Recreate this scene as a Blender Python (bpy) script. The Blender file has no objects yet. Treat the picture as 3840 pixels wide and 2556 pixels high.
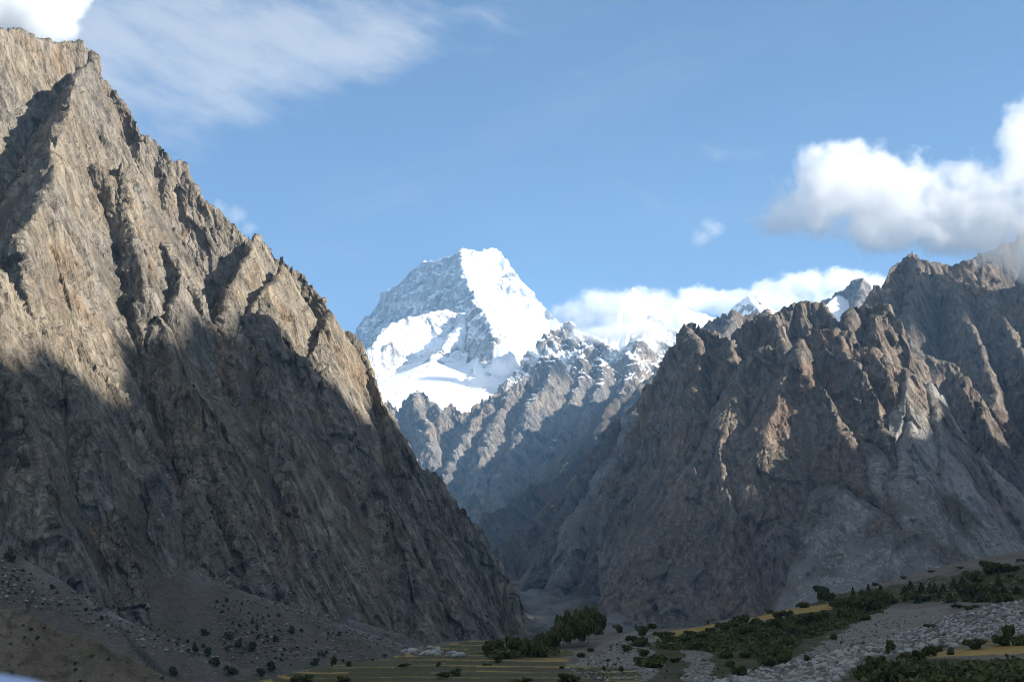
import bpy, math, random
import numpy as np
from mathutils import Vector, Matrix
R = math.radians
scene = bpy.context.scene
COL = scene.collection

# ---------------------------------------------------------------- camera
F = 1407.0            # focal length in picture widths of 1024
PITCH = R(11.5)
CP, SP = math.cos(PITCH), math.sin(PITCH)
cam_data = bpy.data.cameras.new('camera')
cam_data.sensor_width = 36.0
cam_data.lens = 36.0 * F / 1024.0
cam_data.clip_start = 0.5
cam_data.clip_end = 120000.0
cam = bpy.data.objects.new('camera', cam_data)
cam.location = (0, 0, 0)
cam.rotation_euler = (math.pi / 2 + PITCH, 0, 0)
COL.objects.link(cam)
scene.camera = cam
cam_data.dof.use_dof = True
cam_data.dof.focus_distance = 2500.0
cam_data.dof.aperture_fstop = 8.0

# ---------------------------------------------------------------- sun, sky, exposure
SUN_AZ = R(106.0)     # clockwise from the view direction (+Y)
SUN_EL = R(24.0)
sun_dir = Vector((math.sin(SUN_AZ) * math.cos(SUN_EL), math.cos(SUN_AZ) * math.cos(SUN_EL), math.sin(SUN_EL)))
sun_data = bpy.data.lights.new('sun', 'SUN')
sun_data.energy = 5.0
sun_data.angle = R(0.53)
sun_data.color = (1.0, 0.94, 0.85)
sun = bpy.data.objects.new('sun', sun_data)
sun.rotation_euler = sun_dir.to_track_quat('Z', 'Y').to_euler()
COL.objects.link(sun)

vs = scene.view_settings
vs.view_transform = 'Standard'
vs.look = 'None'
vs.exposure = 1.5
vs.gamma = 1.0
vs.use_curve_mapping = False

cy = scene.cycles
cy.max_bounces = 13
cy.diffuse_bounces = 3
cy.glossy_bounces = 1
cy.transmission_bounces = 1
cy.volume_bounces = 12
cy.transparent_max_bounces = 6
cy.use_denoising = True
cy.sample_clamp_indirect = 4.0
cy.filter_width = 1.0
cy.caustics_reflective = False
cy.caustics_refractive = False


class NT:
    """small helper for building node trees"""
    def __init__(self, tree):
        self.t = tree
        self.n = tree.nodes
        self.n.clear()

    def node(self, kind, **props):
        nd = self.n.new(kind)
        for k, v in props.items():
            setattr(nd, k, v)
        return nd

    def put(self, sock, val):
        if val is None:
            return
        if isinstance(val, bpy.types.NodeSocket):
            self.t.links.new(val, sock)
        elif isinstance(val, (tuple, list)) and len(val) == 3 and sock.type == 'RGBA':
            sock.default_value = (*val, 1.0)
        else:
            sock.default_value = val

    def math(self, op, a, b=None, c=None, clamp=False):
        nd = self.node('ShaderNodeMath', operation=op, use_clamp=clamp)
        self.put(nd.inputs[0], a)
        self.put(nd.inputs[1], b)
        self.put(nd.inputs[2], c)
        return nd.outputs[0]

    def vmath(self, op, a, b=None):
        nd = self.node('ShaderNodeVectorMath', operation=op)
        self.put(nd.inputs[0], a)
        self.put(nd.inputs[1], b)
        return nd.outputs['Value' if op in ('LENGTH', 'DOT_PRODUCT', 'DISTANCE') else 'Vector']

    def noise(self, vec, scale, detail=4.0, rough=0.55, lac=2.0, dist=0.0, kind='FBM', out=0):
        nd = self.node('ShaderNodeTexNoise', noise_dimensions='3D', noise_type=kind)
        self.put(nd.inputs['Vector'], vec)
        self.put(nd.inputs['Scale'], scale)
        self.put(nd.inputs['Detail'], detail)
        self.put(nd.inputs['Roughness'], rough)
        self.put(nd.inputs['Lacunarity'], lac)
        self.put(nd.inputs['Distortion'], dist)
        return nd.outputs[out]

    def voronoi(self, vec, scale, feature='F1', out='Distance', rnd=1.0):
        nd = self.node('ShaderNodeTexVoronoi', feature=feature)
        self.put(nd.inputs['Vector'], vec)
        self.put(nd.inputs['Scale'], scale)
        self.put(nd.inputs['Randomness'], rnd)
        return nd.outputs[out]

    def step(self, val, lo, hi, a=0.0, b=1.0):
        nd = self.node('ShaderNodeMapRange', interpolation_type='SMOOTHSTEP')
        self.put(nd.inputs[0], val)
        self.put(nd.inputs[1], lo)
        self.put(nd.inputs[2], hi)
        self.put(nd.inputs[3], a)
        self.put(nd.inputs[4], b)
        return nd.outputs[0]

    def mix(self, fac, a, b, blend='MIX'):
        nd = self.node('ShaderNodeMix', data_type='RGBA', blend_type=blend)
        self.put(nd.inputs[0], fac)
        self.put(nd.inputs[6], a)
        self.put(nd.inputs[7], b)
        return nd.outputs[2]

    def scalevec(self, vec, s):
        return self.vmath('MULTIPLY', vec, s)

    def sep(self, vec):
        nd = self.node('ShaderNodeSeparateXYZ')
        self.put(nd.inputs[0], vec)
        return nd.outputs

    def comb(self, x, y, z):
        nd = self.node('ShaderNodeCombineXYZ')
        self.put(nd.inputs[0], x)
        self.put(nd.inputs[1], y)
        self.put(nd.inputs[2], z)
        return nd.outputs[0]

    def attr(self, name, out='Fac'):
        return self.node('ShaderNodeAttribute', attribute_name=name).outputs[out]


world = bpy.data.worlds.new('World')
scene.world = world
world.use_nodes = True


def build_world():
    g = NT(world.node_tree)
    sky = g.node('ShaderNodeTexSky', sky_type='NISHITA')
    sky.sun_disc = False
    sky.sun_elevation = SUN_EL
    sky.sun_rotation = SUN_AZ
    sky.altitude = 3000.0
    sky.air_density = 1.0
    sky.dust_density = 0.2
    sky.ozone_density = 2.2
    d = g.node('ShaderNodeTexCoord').outputs['Generated']
    x, y, z = g.sep(d)
    az = g.math('ARCTAN2', x, y)
    el = g.math('ARCSINE', z)
    # thin streaky cirrus: noise stretched along the wind, thickest in one long veil
    warp = g.math('MULTIPLY_ADD', g.noise(g.comb(az, el, 0.0), 7.0, 3.0, 0.5), 0.10, -0.05)
    ael = g.math('ADD', g.math('MULTIPLY_ADD', az, -0.16, el), g.math('MULTIPLY', warp, 0.5))
    cp = g.comb(g.math('MULTIPLY', g.math('ADD', az, warp), 5.0), g.math('MULTIPLY', ael, 22.0), 0.0)
    st = g.noise(cp, 1.0, 7.0, 0.60, dist=0.35)
    fine = g.noise(g.comb(g.math('MULTIPLY', az, 16.0), g.math('MULTIPLY_ADD', az, 14.0, g.math('MULTIPLY', el, 46.0)), 2.0), 1.0, 5.0, 0.62)
    # veil: from the left mountain towards the middle of the sky
    along = g.step(az, -0.40, 0.10, 1.0, 0.0)
    mid = g.math('MULTIPLY_ADD', az, 0.13, 0.425)
    width = g.math('MULTIPLY_ADD', along, 0.085, 0.014)
    off = g.math('DIVIDE', g.math('ABSOLUTE', g.math('SUBTRACT', el, mid)), width)
    veil = g.math('MULTIPLY', g.step(off, 0.15, 1.15, 1.0, 0.0), g.step(along, 0.02, 0.40))
    tex = g.math('ADD', g.math('MULTIPLY', st, 0.52), g.math('MULTIPLY', fine, 0.72))
    cir = g.math('MULTIPLY', g.step(g.math('MULTIPLY_ADD', veil, 0.40, tex), 0.66, 1.16), 0.56)
    faint = g.math('MULTIPLY', g.step(st, 0.45, 0.85), 0.09)
    cir = g.math('MAXIMUM', cir, faint)
    # broken white cloud added overhead, out of the picture, to neutralise the blue skylight
    pd = g.node('ShaderNodeVectorMath', operation='SCALE')
    g.put(pd.inputs[0], g.comb(x, y, 0.0))
    g.put(pd.inputs['Scale'], g.math('DIVIDE', 1.0, g.math('MAXIMUM', z, 0.15)))
    cum = g.step(g.noise(pd.outputs[0], 2.2, 6.0, 0.6), 0.38, 0.54)
    cum = g.math('MULTIPLY', cum, g.step(el, 0.50, 0.75))
    skyc = g.mix(g.math('MAXIMUM', cir, g.math('MULTIPLY', cum, 0.9)), sky.outputs[0], (5.8, 5.6, 5.4))
    bg = g.node('ShaderNodeBackground')
    g.put(bg.inputs[0], skyc)
    bg.inputs[1].default_value = 0.058
    out = g.node('ShaderNodeOutputWorld')
    g.put(out.inputs[0], bg.outputs[0])


build_world()


# ---------------------------------------------------------------- picture <-> world
def ray(u, v):
    a = (u - 512.0) / F
    b = (340.5 - v) / F
    y = CP - b * SP
    return a / y, (SP + b * CP) / y


def pt(u, v, Y):
    a, e = ray(u, v)
    return (a * Y, Y, e * Y)


# ---------------------------------------------------------------- noise
def _hash(ix, iy, iz, seed):
    h = (ix * np.uint32(374761393) + iy * np.uint32(668265263) + iz * np.uint32(2147483647) + np.uint32((seed * 974711 + 12345) & 0xffffffff))
    h = (h ^ (h >> np.uint32(13))) * np.uint32(1274126177)
    h = (h ^ (h >> np.uint32(15))) * np.uint32(2246822519)
    return h ^ (h >> np.uint32(16))


_G = np.array([[1, 1, 0], [-1, 1, 0], [1, -1, 0], [-1, -1, 0], [1, 0, 1], [-1, 0, 1], [1, 0, -1], [-1, 0, -1],
               [0, 1, 1], [0, -1, 1], [0, 1, -1], [0, -1, -1], [1, 1, 0], [-1, 1, 0], [0, -1, 1], [0, -1, -1]], dtype=np.float32)


_GX, _GY, _GZ = (np.ascontiguousarray(_G[:, i]) for i in range(3))


def _perlin(x, y, z, seed):
    fx = np.floor(x); fy = np.floor(y); fz = np.floor(z)
    ix = fx.astype(np.int32).view(np.uint32); iy = fy.astype(np.int32).view(np.uint32); iz = fz.astype(np.int32).view(np.uint32)
    dx = x - fx; dy = y - fy; dz = z - fz
    ux = dx * dx * dx * (dx * (dx * 6 - 15) + 10)
    uy = dy * dy * dy * (dy * (dy * 6 - 15) + 10)
    uz = dz * dz * dz * (dz * (dz * 6 - 15) + 10)

    def corner(a, b, c):
        h = _hash(ix + np.uint32(a), iy + np.uint32(b), iz + np.uint32(c), seed) & np.uint32(15)
        return _GX.take(h) * (dx - a) + _GY.take(h) * (dy - b) + _GZ.take(h) * (dz - c)
    res = None
    for c in (0, 1):
        l0 = corner(0, 0, c); l0 += ux * (corner(1, 0, c) - l0)
        l1 = corner(0, 1, c); l1 += ux * (corner(1, 1, c) - l1)
        l0 += uy * (l1 - l0)
        res = l0 if c == 0 else res + uz * (l0 - res)
    return res


from concurrent.futures import ThreadPoolExecutor
_POOL = ThreadPoolExecutor(2)


def perlin(x, y, z, seed=0):
    x, y, z = np.broadcast_arrays(np.asarray(x, dtype=np.float32), np.asarray(y, dtype=np.float32), np.asarray(z, dtype=np.float32))
    if x.ndim < 1 or x.size < 60000:
        return _perlin(np.array(x), np.array(y), np.array(z), seed)
    n = min(x.shape[0], max(4, x.size // 60000))
    cut = np.linspace(0, x.shape[0], n + 1).astype(int)
    return np.concatenate(list(_POOL.map(lambda i: _perlin(np.array(x[cut[i]:cut[i + 1]]), np.array(y[cut[i]:cut[i + 1]]), np.array(z[cut[i]:cut[i + 1]]), seed), range(n))))


def fbm(x, y, z, octs, seed=0, gain=0.5, lac=2.0):
    t = 0; a = 1.0
    for o in range(octs):
        t = t + a * perlin(x, y, z, seed + o * 7)
        x = x * lac; y = y * lac; z = z * lac; a *= gain
    return t


def ridged(x, y, z, octs, seed=0, gain=0.5, lac=2.0):
    t = 0; a = 1.0
    for o in range(octs):
        t = t + a * (0.5 - np.abs(perlin(x, y, z, seed + o * 7)) * 1.6)
        x = x * lac; y = y * lac; z = z * lac; a *= gain
    return t


def _facets(x, y, z, seed):
    """randomly tilted planes in jittered cells: broken, angular rock"""
    fx = np.floor(x); fy = np.floor(y); fz = np.floor(z)
    ix = fx.astype(np.int32); iy = fy.astype(np.int32); iz = fz.astype(np.int32)
    best = np.full(x.shape, 9.0, dtype=np.float32)
    out = np.zeros(x.shape, dtype=np.float32)
    k = np.float32(1.0 / 1023.0)
    for a in (-1, 0, 1):
        for b in (-1, 0, 1):
            for c in (-1, 0, 1):
                h = _hash((ix + a).view(np.uint32), (iy + b).view(np.uint32), (iz + c).view(np.uint32), seed)
                jx = (h & np.uint32(1023)).astype(np.float32) * k
                jy = ((h >> np.uint32(10)) & np.uint32(1023)).astype(np.float32) * k
                jz = ((h >> np.uint32(20)) & np.uint32(1023)).astype(np.float32) * k
                px = x - (fx + a + jx); py = y - (fy + b + jy); pz = z - (fz + c + jz)
                d = px * px + py * py + pz * pz
                m = d < best
                val = (jx + jy - 1.0) * 0.5 + 1.1 * ((jy - 0.5) * px + (jz - 0.5) * py + (jx - 0.5) * pz)
                best = np.where(m, d, best)
                out = np.where(m, val, out)
    return out


def facets(x, y, z, seed=0):
    n = min(x.shape[0], max(4, x.size // 60000))
    cut = np.linspace(0, x.shape[0], n + 1).astype(int)
    return np.concatenate(list(_POOL.map(lambda i: _facets(x[cut[i]:cut[i + 1]].astype(np.float32), y[cut[i]:cut[i + 1]].astype(np.float32), z[cut[i]:cut[i + 1]].astype(np.float32), seed), range(n))))


# ---------------------------------------------------------------- mesh helpers
def mesh_obj(name, verts, faces, mat=None, smooth=False, parent=None, attrs=None):
    verts = np.asarray(verts, dtype=np.float32)
    faces = np.asarray(faces, dtype=np.int32)
    me = bpy.data.meshes.new(name)
    k = faces.shape[1]
    me.vertices.add(len(verts))
    me.vertices.foreach_set('co', verts.ravel())
    me.loops.add(faces.size)
    me.loops.foreach_set('vertex_index', faces.ravel())
    me.polygons.add(len(faces))
    me.polygons.foreach_set('loop_start', np.arange(0, faces.size, k, dtype=np.int32))
    me.polygons.foreach_set('loop_total', np.full(len(faces), k, dtype=np.int32))
    if smooth:
        me.polygons.foreach_set('use_smooth', np.ones(len(faces), dtype=bool))
    for an, av in (attrs or {}).items():
        at = me.attributes.new(an, 'FLOAT', 'POINT')
        at.data.foreach_set('value', np.asarray(av, dtype=np.float32).ravel())
    me.update(calc_edges=True)
    if mat:
        me.materials.append(mat)
    ob = bpy.data.objects.new(name, me)
    COL.objects.link(ob)
    if parent:
        ob.parent = parent
    return ob


def tag(o, label=None, cat=None, group=None, kind=None):
    if label: o['label'] = label
    if cat: o['category'] = cat
    if group: o['group'] = group
    if kind: o['kind'] = kind
    return o


def grid_faces(nr, nc):
    i = np.arange(nr * nc, dtype=np.int32).reshape(nr, nc)
    return np.stack([i[:-1, :-1], i[:-1, 1:], i[1:, 1:], i[1:, :-1]], axis=-1).reshape(-1, 4)


# ---------------------------------------------------------------- ridge-network terrain
class Ridge:
    def __init__(self, pts, t1=1.6, t2=0.8, L=250.0, jag=6.0, jl=40.0, left=1.0, right=1.0, rough=1.0, scree=0.0, snow=0.0, pale=0.0, world=False):
        self.p = np.array(pts if world else [pt(*q) for q in pts], dtype=np.float32)
        self.rough, self.scree, self.snow, self.pale = rough, scree, snow, pale
        self.t1, self.t2, self.L, self.jag, self.jl, self.left, self.right = t1, t2, L, jag, jl, left, right


def ridge_field(X, Y, ridges):
    n = min(X.shape[0], 12)
    cut = np.linspace(0, X.shape[0], n + 1).astype(int)
    parts = list(_POOL.map(lambda i: _ridge_field(X[cut[i]:cut[i + 1]], Y[cut[i]:cut[i + 1]], ridges), range(n)))
    return tuple(np.concatenate([p[k] for p in parts]) for k in range(5))


def _ridge_field(X, Y, ridges):
    H = np.full(X.shape, -5000.0, dtype=np.float32)
    H2 = np.full(X.shape, -6000.0, dtype=np.float32)
    S = np.zeros_like(H); D = np.zeros_like(H); I = np.zeros_like(H)
    for ri, r in enumerate(ridges):
        s0 = 0.0
        p = r.p
        for k in range(len(p) - 1):
            ax, ay, az = p[k]; bx, by, bz = p[k + 1]
            ex, ey = bx - ax, by - ay
            l2 = ex * ex + ey * ey + 1e-6
            ln = math.sqrt(l2)
            t = ((X - ax) * ex + (Y - ay) * ey) / l2
            np.clip(t, 0, 1, out=t)
            qx = X - (ax + t * ex); qy = Y - (ay + t * ey)
            d = np.sqrt(qx * qx + qy * qy)
            if r.left != 1.0 or r.right != 1.0:
                side = (ex * qy - ey * qx) > 0
                dd = np.where(side, d * r.left, d * r.right)
            else:
                dd = d
            h = az + t * (bz - az) - (r.t2 * dd + (r.t1 - r.t2) * r.L * (1 - np.exp(-dd / r.L)))
            m = h > H
            other = I != ri
            H2 = np.where(other, np.maximum(H2, np.minimum(H, h)), H2)
            H[m] = h[m]; D[m] = d[m]
            S[m] = s0 + t[m] * ln; I[m] = ri
            s0 += ln
    return H, S, D, I, H2


def terrain_height(X, Y, ridges, pr, full=True):
    """height of the ridge network at X, Y with ribs and gullies running down the fall line"""
    sc = pr.get('scale', 1.0)
    w = pr.get('warp', 10.0) * sc
    wl = 140.0 * sc
    wx = X + w * fbm(X / wl, Y / wl, 3.3, 3, pr['seed'])
    wy = Y + w * fbm(X / wl, Y / wl, 9.7, 3, pr['seed'] + 50)
    H, S, D, I, H2 = ridge_field(wx, wy, ridges)
    gul = np.exp(-np.maximum(H - H2, 0) / (pr.get('gully', 11.0) * sc)) * (D > 14 * sc)
    H = H + 5.0 * sc * gul
    jag = np.array([r.jag for r in ridges], dtype=np.float32)[I.astype(np.int32)]
    jl = np.array([r.jl for r in ridges], dtype=np.float32)[I.astype(np.int32)]
    H = H + jag * np.exp(-D / (25.0 * sc)) * (ridged(S / jl, I * 3.7, 0.5, 3 if full else 2, pr['seed'] + 3) - 0.25)
    near = (1 - np.exp(-D / (45.0 * sc))) * (1 - 0.8 * gul) * np.array([r.rough for r in ridges], dtype=np.float32)[I.astype(np.int32)]
    for lam, amp in pr.get('ribs', ((150, 22), (60, 10), (26, 4.5))):
        lam *= sc; amp *= sc
        if not full and lam < 50 * sc:
            continue
        n = ridged(S / lam, D / (lam * pr.get('stretch', 5.0)), I * 5.3 + 0.37, 2, pr['seed'] + int(lam))
        H = H + amp * near * n
    return H, S, D, I, gul


def mountain(name, ridges, u0, u1, ncol, Y0, Y1, nrow, pr, mat, extra=None, paint=None, nfine=700):
    """a mountain as one closed-looking height sheet; rows are spaced so that the visible faces get most of them"""
    sc = pr.get('scale', 1.0)
    a = np.linspace((u0 - 512) / F / CP, (u1 - 512) / F / CP, ncol).astype(np.float32)
    yf = (Y0 * (Y1 / Y0) ** np.linspace(0, 1, nfine)).astype(np.float32)
    A, YY = np.meshgrid(a, yf)          # rows = depth
    H, S, D, I, gul = terrain_height(A * YY, YY, ridges, pr, full=False)
    if extra is not None:
        H = extra(A * YY, YY, H)
    el = H / YY
    mx = np.maximum.accumulate(el, axis=0)
    de = np.abs(np.diff(el, axis=0)) * F
    hid = (el[1:] < mx[1:] - 2e-4)
    lo = el[1:] < (pr.get('cutv', -0.06))
    wgt = np.where(hid, 0.10 * np.minimum(de, 1.0) + 0.02, de + 0.05)
    wgt = np.where(lo, 0.02 * wgt, wgt)
    cum = np.concatenate([np.zeros((1, ncol)), np.cumsum(wgt, axis=0)], axis=0)
    cum /= cum[-1:]
    k = pr.get('blur', 5)
    pad = np.pad(cum, ((0, 0), (k, k)), mode='edge')
    cum = sum(pad[:, i:i + ncol] for i in range(2 * k + 1)) / (2 * k + 1)
    rows = np.linspace(0, 1, nrow)
    Yv = np.empty((nrow, ncol), dtype=np.float32)
    for c in range(ncol):
        Yv[:, c] = np.interp(rows, cum[:, c], yf)
    Xv = (a[None, :] * Yv).astype(np.float32)
    Hv, S, D, I, gul = terrain_height(Xv, Yv, ridges, pr, full=True)
    if extra is not None:
        Hv = extra(Xv, Yv, Hv)
    P = np.stack([Xv, Yv, Hv], axis=-1)
    # smooth normals
    gx = np.gradient(P, axis=1); gy = np.gradient(P, axis=0)
    N = np.cross(gx, gy)
    N /= np.linalg.norm(N, axis=-1, keepdims=True) + 1e-9
    for _ in range(3):
        Np = np.pad(N, ((1, 1), (1, 1), (0, 0)), mode='edge')
        N = (Np[:-2, 1:-1] + Np[2:, 1:-1] + Np[1:-1, :-2] + Np[1:-1, 2:] + 2 * N)
        N /= np.linalg.norm(N, axis=-1, keepdims=True) + 1e-9
    steep = np.clip((0.86 - N[..., 2]) / 0.25, 0, 1)
    disp = 0
    for lam, amp, zs, kind in pr.get('crags', ((70, 9, 0.5, 'r'), (30, 4.5, 0.45, 'r'), (13, 2.4, 0.5, 'r'), (6, 1.3, 0.6, 'f'), (3, 0.6, 0.6, 'f'))):
        lam *= sc; amp *= sc
        # tilt so that the ribs lean a little
        xs = (P[..., 0] + 0.25 * P[..., 2]) / lam; ys = P[..., 1] / lam; zz = P[..., 2] * zs / lam
        if kind == 'v':
            wv = 0.35 * fbm(xs * 0.7, ys * 0.7, zz * 0.7, 2, pr['seed'] + 5)
            q = facets(xs + wv, ys + wv, zz - wv, pr['seed'] + 31 + int(lam))
        else:
            q = (ridged if kind == 'r' else fbm)(xs, ys, zz, 2, pr['seed'] + 31 + int(lam))
        disp = disp + amp * q
    Ii = I.astype(np.int32)
    rough = np.array([r.rough for r in ridges], dtype=np.float32)[Ii]
    disp = disp * (0.15 + 0.85 * steep) * rough * (1 - 0.75 * gul)
    at = {'scree': np.array([r.scree for r in ridges], dtype=np.float32)[Ii], 'snow': np.array([r.snow for r in ridges], dtype=np.float32)[Ii]}
    chute = np.clip((gul - 0.45) / 0.3, 0, 1) * np.clip(0.75 + 1.6 * fbm(P[..., 0] / (80 * sc), P[..., 1] / (80 * sc), P[..., 2] / (120 * sc), 2, pr['seed'] + 41), 0, 1)
    at['scree'] = np.where(at['scree'] > 0, at['scree'], chute).astype(np.float32)
    pn = fbm(P[..., 0] / (60 * sc), P[..., 1] / (60 * sc), P[..., 2] / (160 * sc), 3, pr['seed'] + 77)
    at['pale'] = np.clip(np.array([r.pale for r in ridges], dtype=np.float32)[Ii] * (1.0 + 1.6 * pn), 0, 1)
    if paint is not None:
        paint(P, N, D, at)
    P = P + N * disp[..., None]
    ob = mesh_obj(name, P.reshape(-1, 3), grid_faces(nrow, ncol), mat, smooth=pr.get('smooth', False), attrs=at)
    return ob, P
# ---------------------------------------------------------------- materials
def new_mat(name):
    m = bpy.data.materials.new(name)
    m.use_nodes = True
    return m, NT(m.node_tree)


def finish(g, color, rough=0.95, normal=None, spec=0.15, subsurface=None):
    b = g.node('ShaderNodeBsdfPrincipled')
    g.put(b.inputs['Base Color'], color)
    g.put(b.inputs['Roughness'], rough)
    b.inputs['Specular IOR Level'].default_value = spec
    if normal is not None:
        g.put(b.inputs['Normal'], normal)
    o = g.node('ShaderNodeOutputMaterial')
    g.put(o.inputs[0], b.outputs[0])
    return b


def bump(g, height, dist, strength=1.0):
    nd = g.node('ShaderNodeBump')
    nd.inputs['Strength'].default_value = strength
    nd.inputs['Distance'].default_value = dist
    g.put(nd.inputs['Height'], height)
    return nd.outputs[0]


def rock_mat(name, c_grey, c_tan, c_rust, c_scree, k=1.0, green=0.5, scree=(0.62, 0.74), pale=0.35, snow=None, bstr=1.0, lean=0.25, ssoft=0.05):
    """bare rock: grey and tan bands, leaning streaks, pale veins, scree and thin green on the gentler ground"""
    m, g = new_mat(name)
    geo = g.node('ShaderNodeNewGeometry')
    pos = geo.outputs['Position']
    nz = g.sep(geo.outputs['Normal'])[2]
    x, y, z = g.sep(pos)
    # leaning frame for streaks
    xl = g.math('MULTIPLY_ADD', z, lean, x)
    lp = g.comb(xl, y, g.math('MULTIPLY', z, 0.22))
    big = g.noise(pos, 0.0045 / k, 4.0, 0.6)
    big2 = g.noise(g.comb(x, y, g.math('MULTIPLY_ADD', z, 0.6, 500.0)), 0.011 / k, 5.0, 0.65, dist=0.6)
    mid = g.noise(lp, 0.022 / k, 5.0, 0.62)
    fine = g.noise(lp, 0.12 / k, 5.0, 0.68)
    grain = g.noise(pos, 0.35 / k, 3.0, 0.6)
    spk = g.noise(pos, 0.16 / k, 2.0, 0.5)
    col = g.mix(g.step(big, 0.40, 0.60), c_grey, c_tan)
    col = g.mix(g.math('MULTIPLY', g.step(big2, 0.53, 0.66), 0.75), col, c_rust)
    col = g.mix(g.math('MULTIPLY', g.step(big2, 0.47, 0.36), 0.55), col, g.mix(0.5, c_grey, (0.055, 0.053, 0.055)))
    col = g.mix(g.math('MULTIPLY', g.step(mid, 0.50, 0.34), 0.6), col, g.mix(0.6, c_tan, (0.05, 0.045, 0.04)))
    # value variation along the streaks
    val = g.math('MULTIPLY_ADD', fine, 3.8, -0.9)
    val = g.math('MULTIPLY', val, g.math('MULTIPLY_ADD', grain, 0.9, 0.55))
    col = g.mix(0.9, col, g.comb(val, val, val), 'MULTIPLY')
    col = g.mix(g.math('MULTIPLY', g.step(spk, 0.66, 0.72), 0.5), col, (0.05, 0.045, 0.03))
    # pale veins and washed slabs
    v1 = g.noise(lp, 0.016 / k, 6.0, 0.65, dist=1.2)
    vein = g.math('MULTIPLY', g.step(g.math('ABSOLUTE', g.math('SUBTRACT', v1, 0.5)), 0.0, 0.012, 1.0, 0.0), g.step(big, 0.5, 0.62))
    slab = g.math('MULTIPLY', g.step(g.noise(lp, 0.009 / k, 4.0, 0.6), 0.60, 0.72), g.step(fine, 0.45, 0.62))
    pl = g.math('MAXIMUM', vein, slab)
    pl = g.math('MAXIMUM', pl, g.math('MULTIPLY', g.attr('pale'), g.step(fine, 0.36, 0.58, 1.2, 2.4)))
    col = g.mix(g.math('MULTIPLY', pl, pale, clamp=True), col, (0.36, 0.345, 0.32))
    # scree and grass on gentler slopes
    sl = g.math('ADD', nz, g.math('MULTIPLY_ADD', mid, 0.24, -0.12))
    sc = g.math('MAXIMUM', g.step(sl, scree[0], scree[1]), g.attr('scree'))
    att = g.attr('scree')
    rn = g.noise(g.comb(g.math('MULTIPLY_ADD', y, 0.35, x), g.math('MULTIPLY', y, 0.12), 0.0), 0.05 / k, 5.0, 0.65)
    scol = g.mix(g.step(rn, 0.38, 0.62), c_scree, g.mix(0.5, c_scree, (0.15, 0.135, 0.11)))
    scol = g.mix(g.math('MULTIPLY', g.step(big2, 0.5, 0.62), 0.5), scol, (0.125, 0.095, 0.068))
    scol = g.mix(g.math('MULTIPLY', g.step(grain, 0.58, 0.70), 0.8), scol, (0.21, 0.20, 0.18))
    scol = g.mix(g.math('MULTIPLY', g.step(grain, 0.42, 0.32), 0.6), scol, (0.045, 0.042, 0.036))
    ear = g.mix(g.step(mid, 0.35, 0.62), (0.125, 0.098, 0.066), (0.175, 0.145, 0.10))
    ear = g.mix(g.math('MULTIPLY', g.step(spk, 0.52, 0.64), 0.6), ear, (0.075, 0.06, 0.042))
    ear = g.mix(g.math('MULTIPLY', g.step(rn, 0.56, 0.70), 0.5), ear, (0.20, 0.18, 0.15))
    em = g.step(g.math('ABSOLUTE', g.math('SUBTRACT', att, 0.5)), 0.1, 0.3, 1.0, 0.0)
    col = g.mix(sc, col, scol)
    col = g.mix(em, col, ear)
    col = g.mix(g.math('MULTIPLY', g.math('MULTIPLY', g.attr('pale'), sc), 0.7), col, (0.24, 0.235, 0.22))
    gm = g.math('MULTIPLY', g.step(sl, 0.58, 0.75), g.step(g.noise(pos, 0.012 / k, 5.0, 0.7), 0.54, 0.66))
    gm2 = g.math('MULTIPLY', g.math('MULTIPLY', g.step(sl, 0.42, 0.6), g.step(g.noise(pos, 0.09 / k, 3.0, 0.7), 0.60, 0.68)), 0.8)
    col = g.mix(g.math('MULTIPLY', g.math('MAXIMUM', gm, gm2), green), col, (0.075, 0.08, 0.038))
    hgt = g.math('ADD', g.math('MULTIPLY', fine, 1.0), g.math('MULTIPLY', g.noise(lp, 0.25 / k, 4.0, 0.7), 0.35))
    hgt = g.math('ADD', hgt, g.math('MULTIPLY', g.noise(lp, 0.045 / k, 4.0, 0.6, kind='RIDGED_MULTIFRACTAL'), 0.45))
    hgt = g.math('ADD', hgt, g.math('MULTIPLY', grain, 0.25))
    if snow:
        # snow lies on ledges and gentler slopes, patchier lower down
        lo, hi, s0, s1 = snow
        alt = g.step(z, lo, hi)
        need = g.math('MULTIPLY_ADD', alt, s1 - s0, s0)
        led = g.math('ADD', nz, g.math('MULTIPLY_ADD', g.noise(pos, 0.006 / k, 6.0, 0.7), 0.5, -0.25))
        led = g.math('ADD', led, g.math('MULTIPLY_ADD', g.noise(g.scalevec(pos, (0.3, 0.3, 2.0)), 0.02 / k, 4.0, 0.65), 0.3, -0.15))
        sm = g.step(g.math('SUBTRACT', led, need), 0.02 - ssoft, ssoft)
        att = g.attr('snow')
        sm = g.math('MAXIMUM', sm, g.step(g.math('ADD', att, g.math('MULTIPLY_ADD', g.noise(pos, 0.012 / k, 5.0, 0.7), 0.8, -0.4)), 0.42, 0.58))
        col = g.mix(sm, col, (0.86, 0.88, 0.91))
        hgt = g.math('MULTIPLY', hgt, g.math('MULTIPLY_ADD', sm, -0.75, 1.0))
    nrm = bump(g, hgt, 7.5 * k, bstr)
    finish(g, col, 0.95, nrm, 0.1)
    return m


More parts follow.
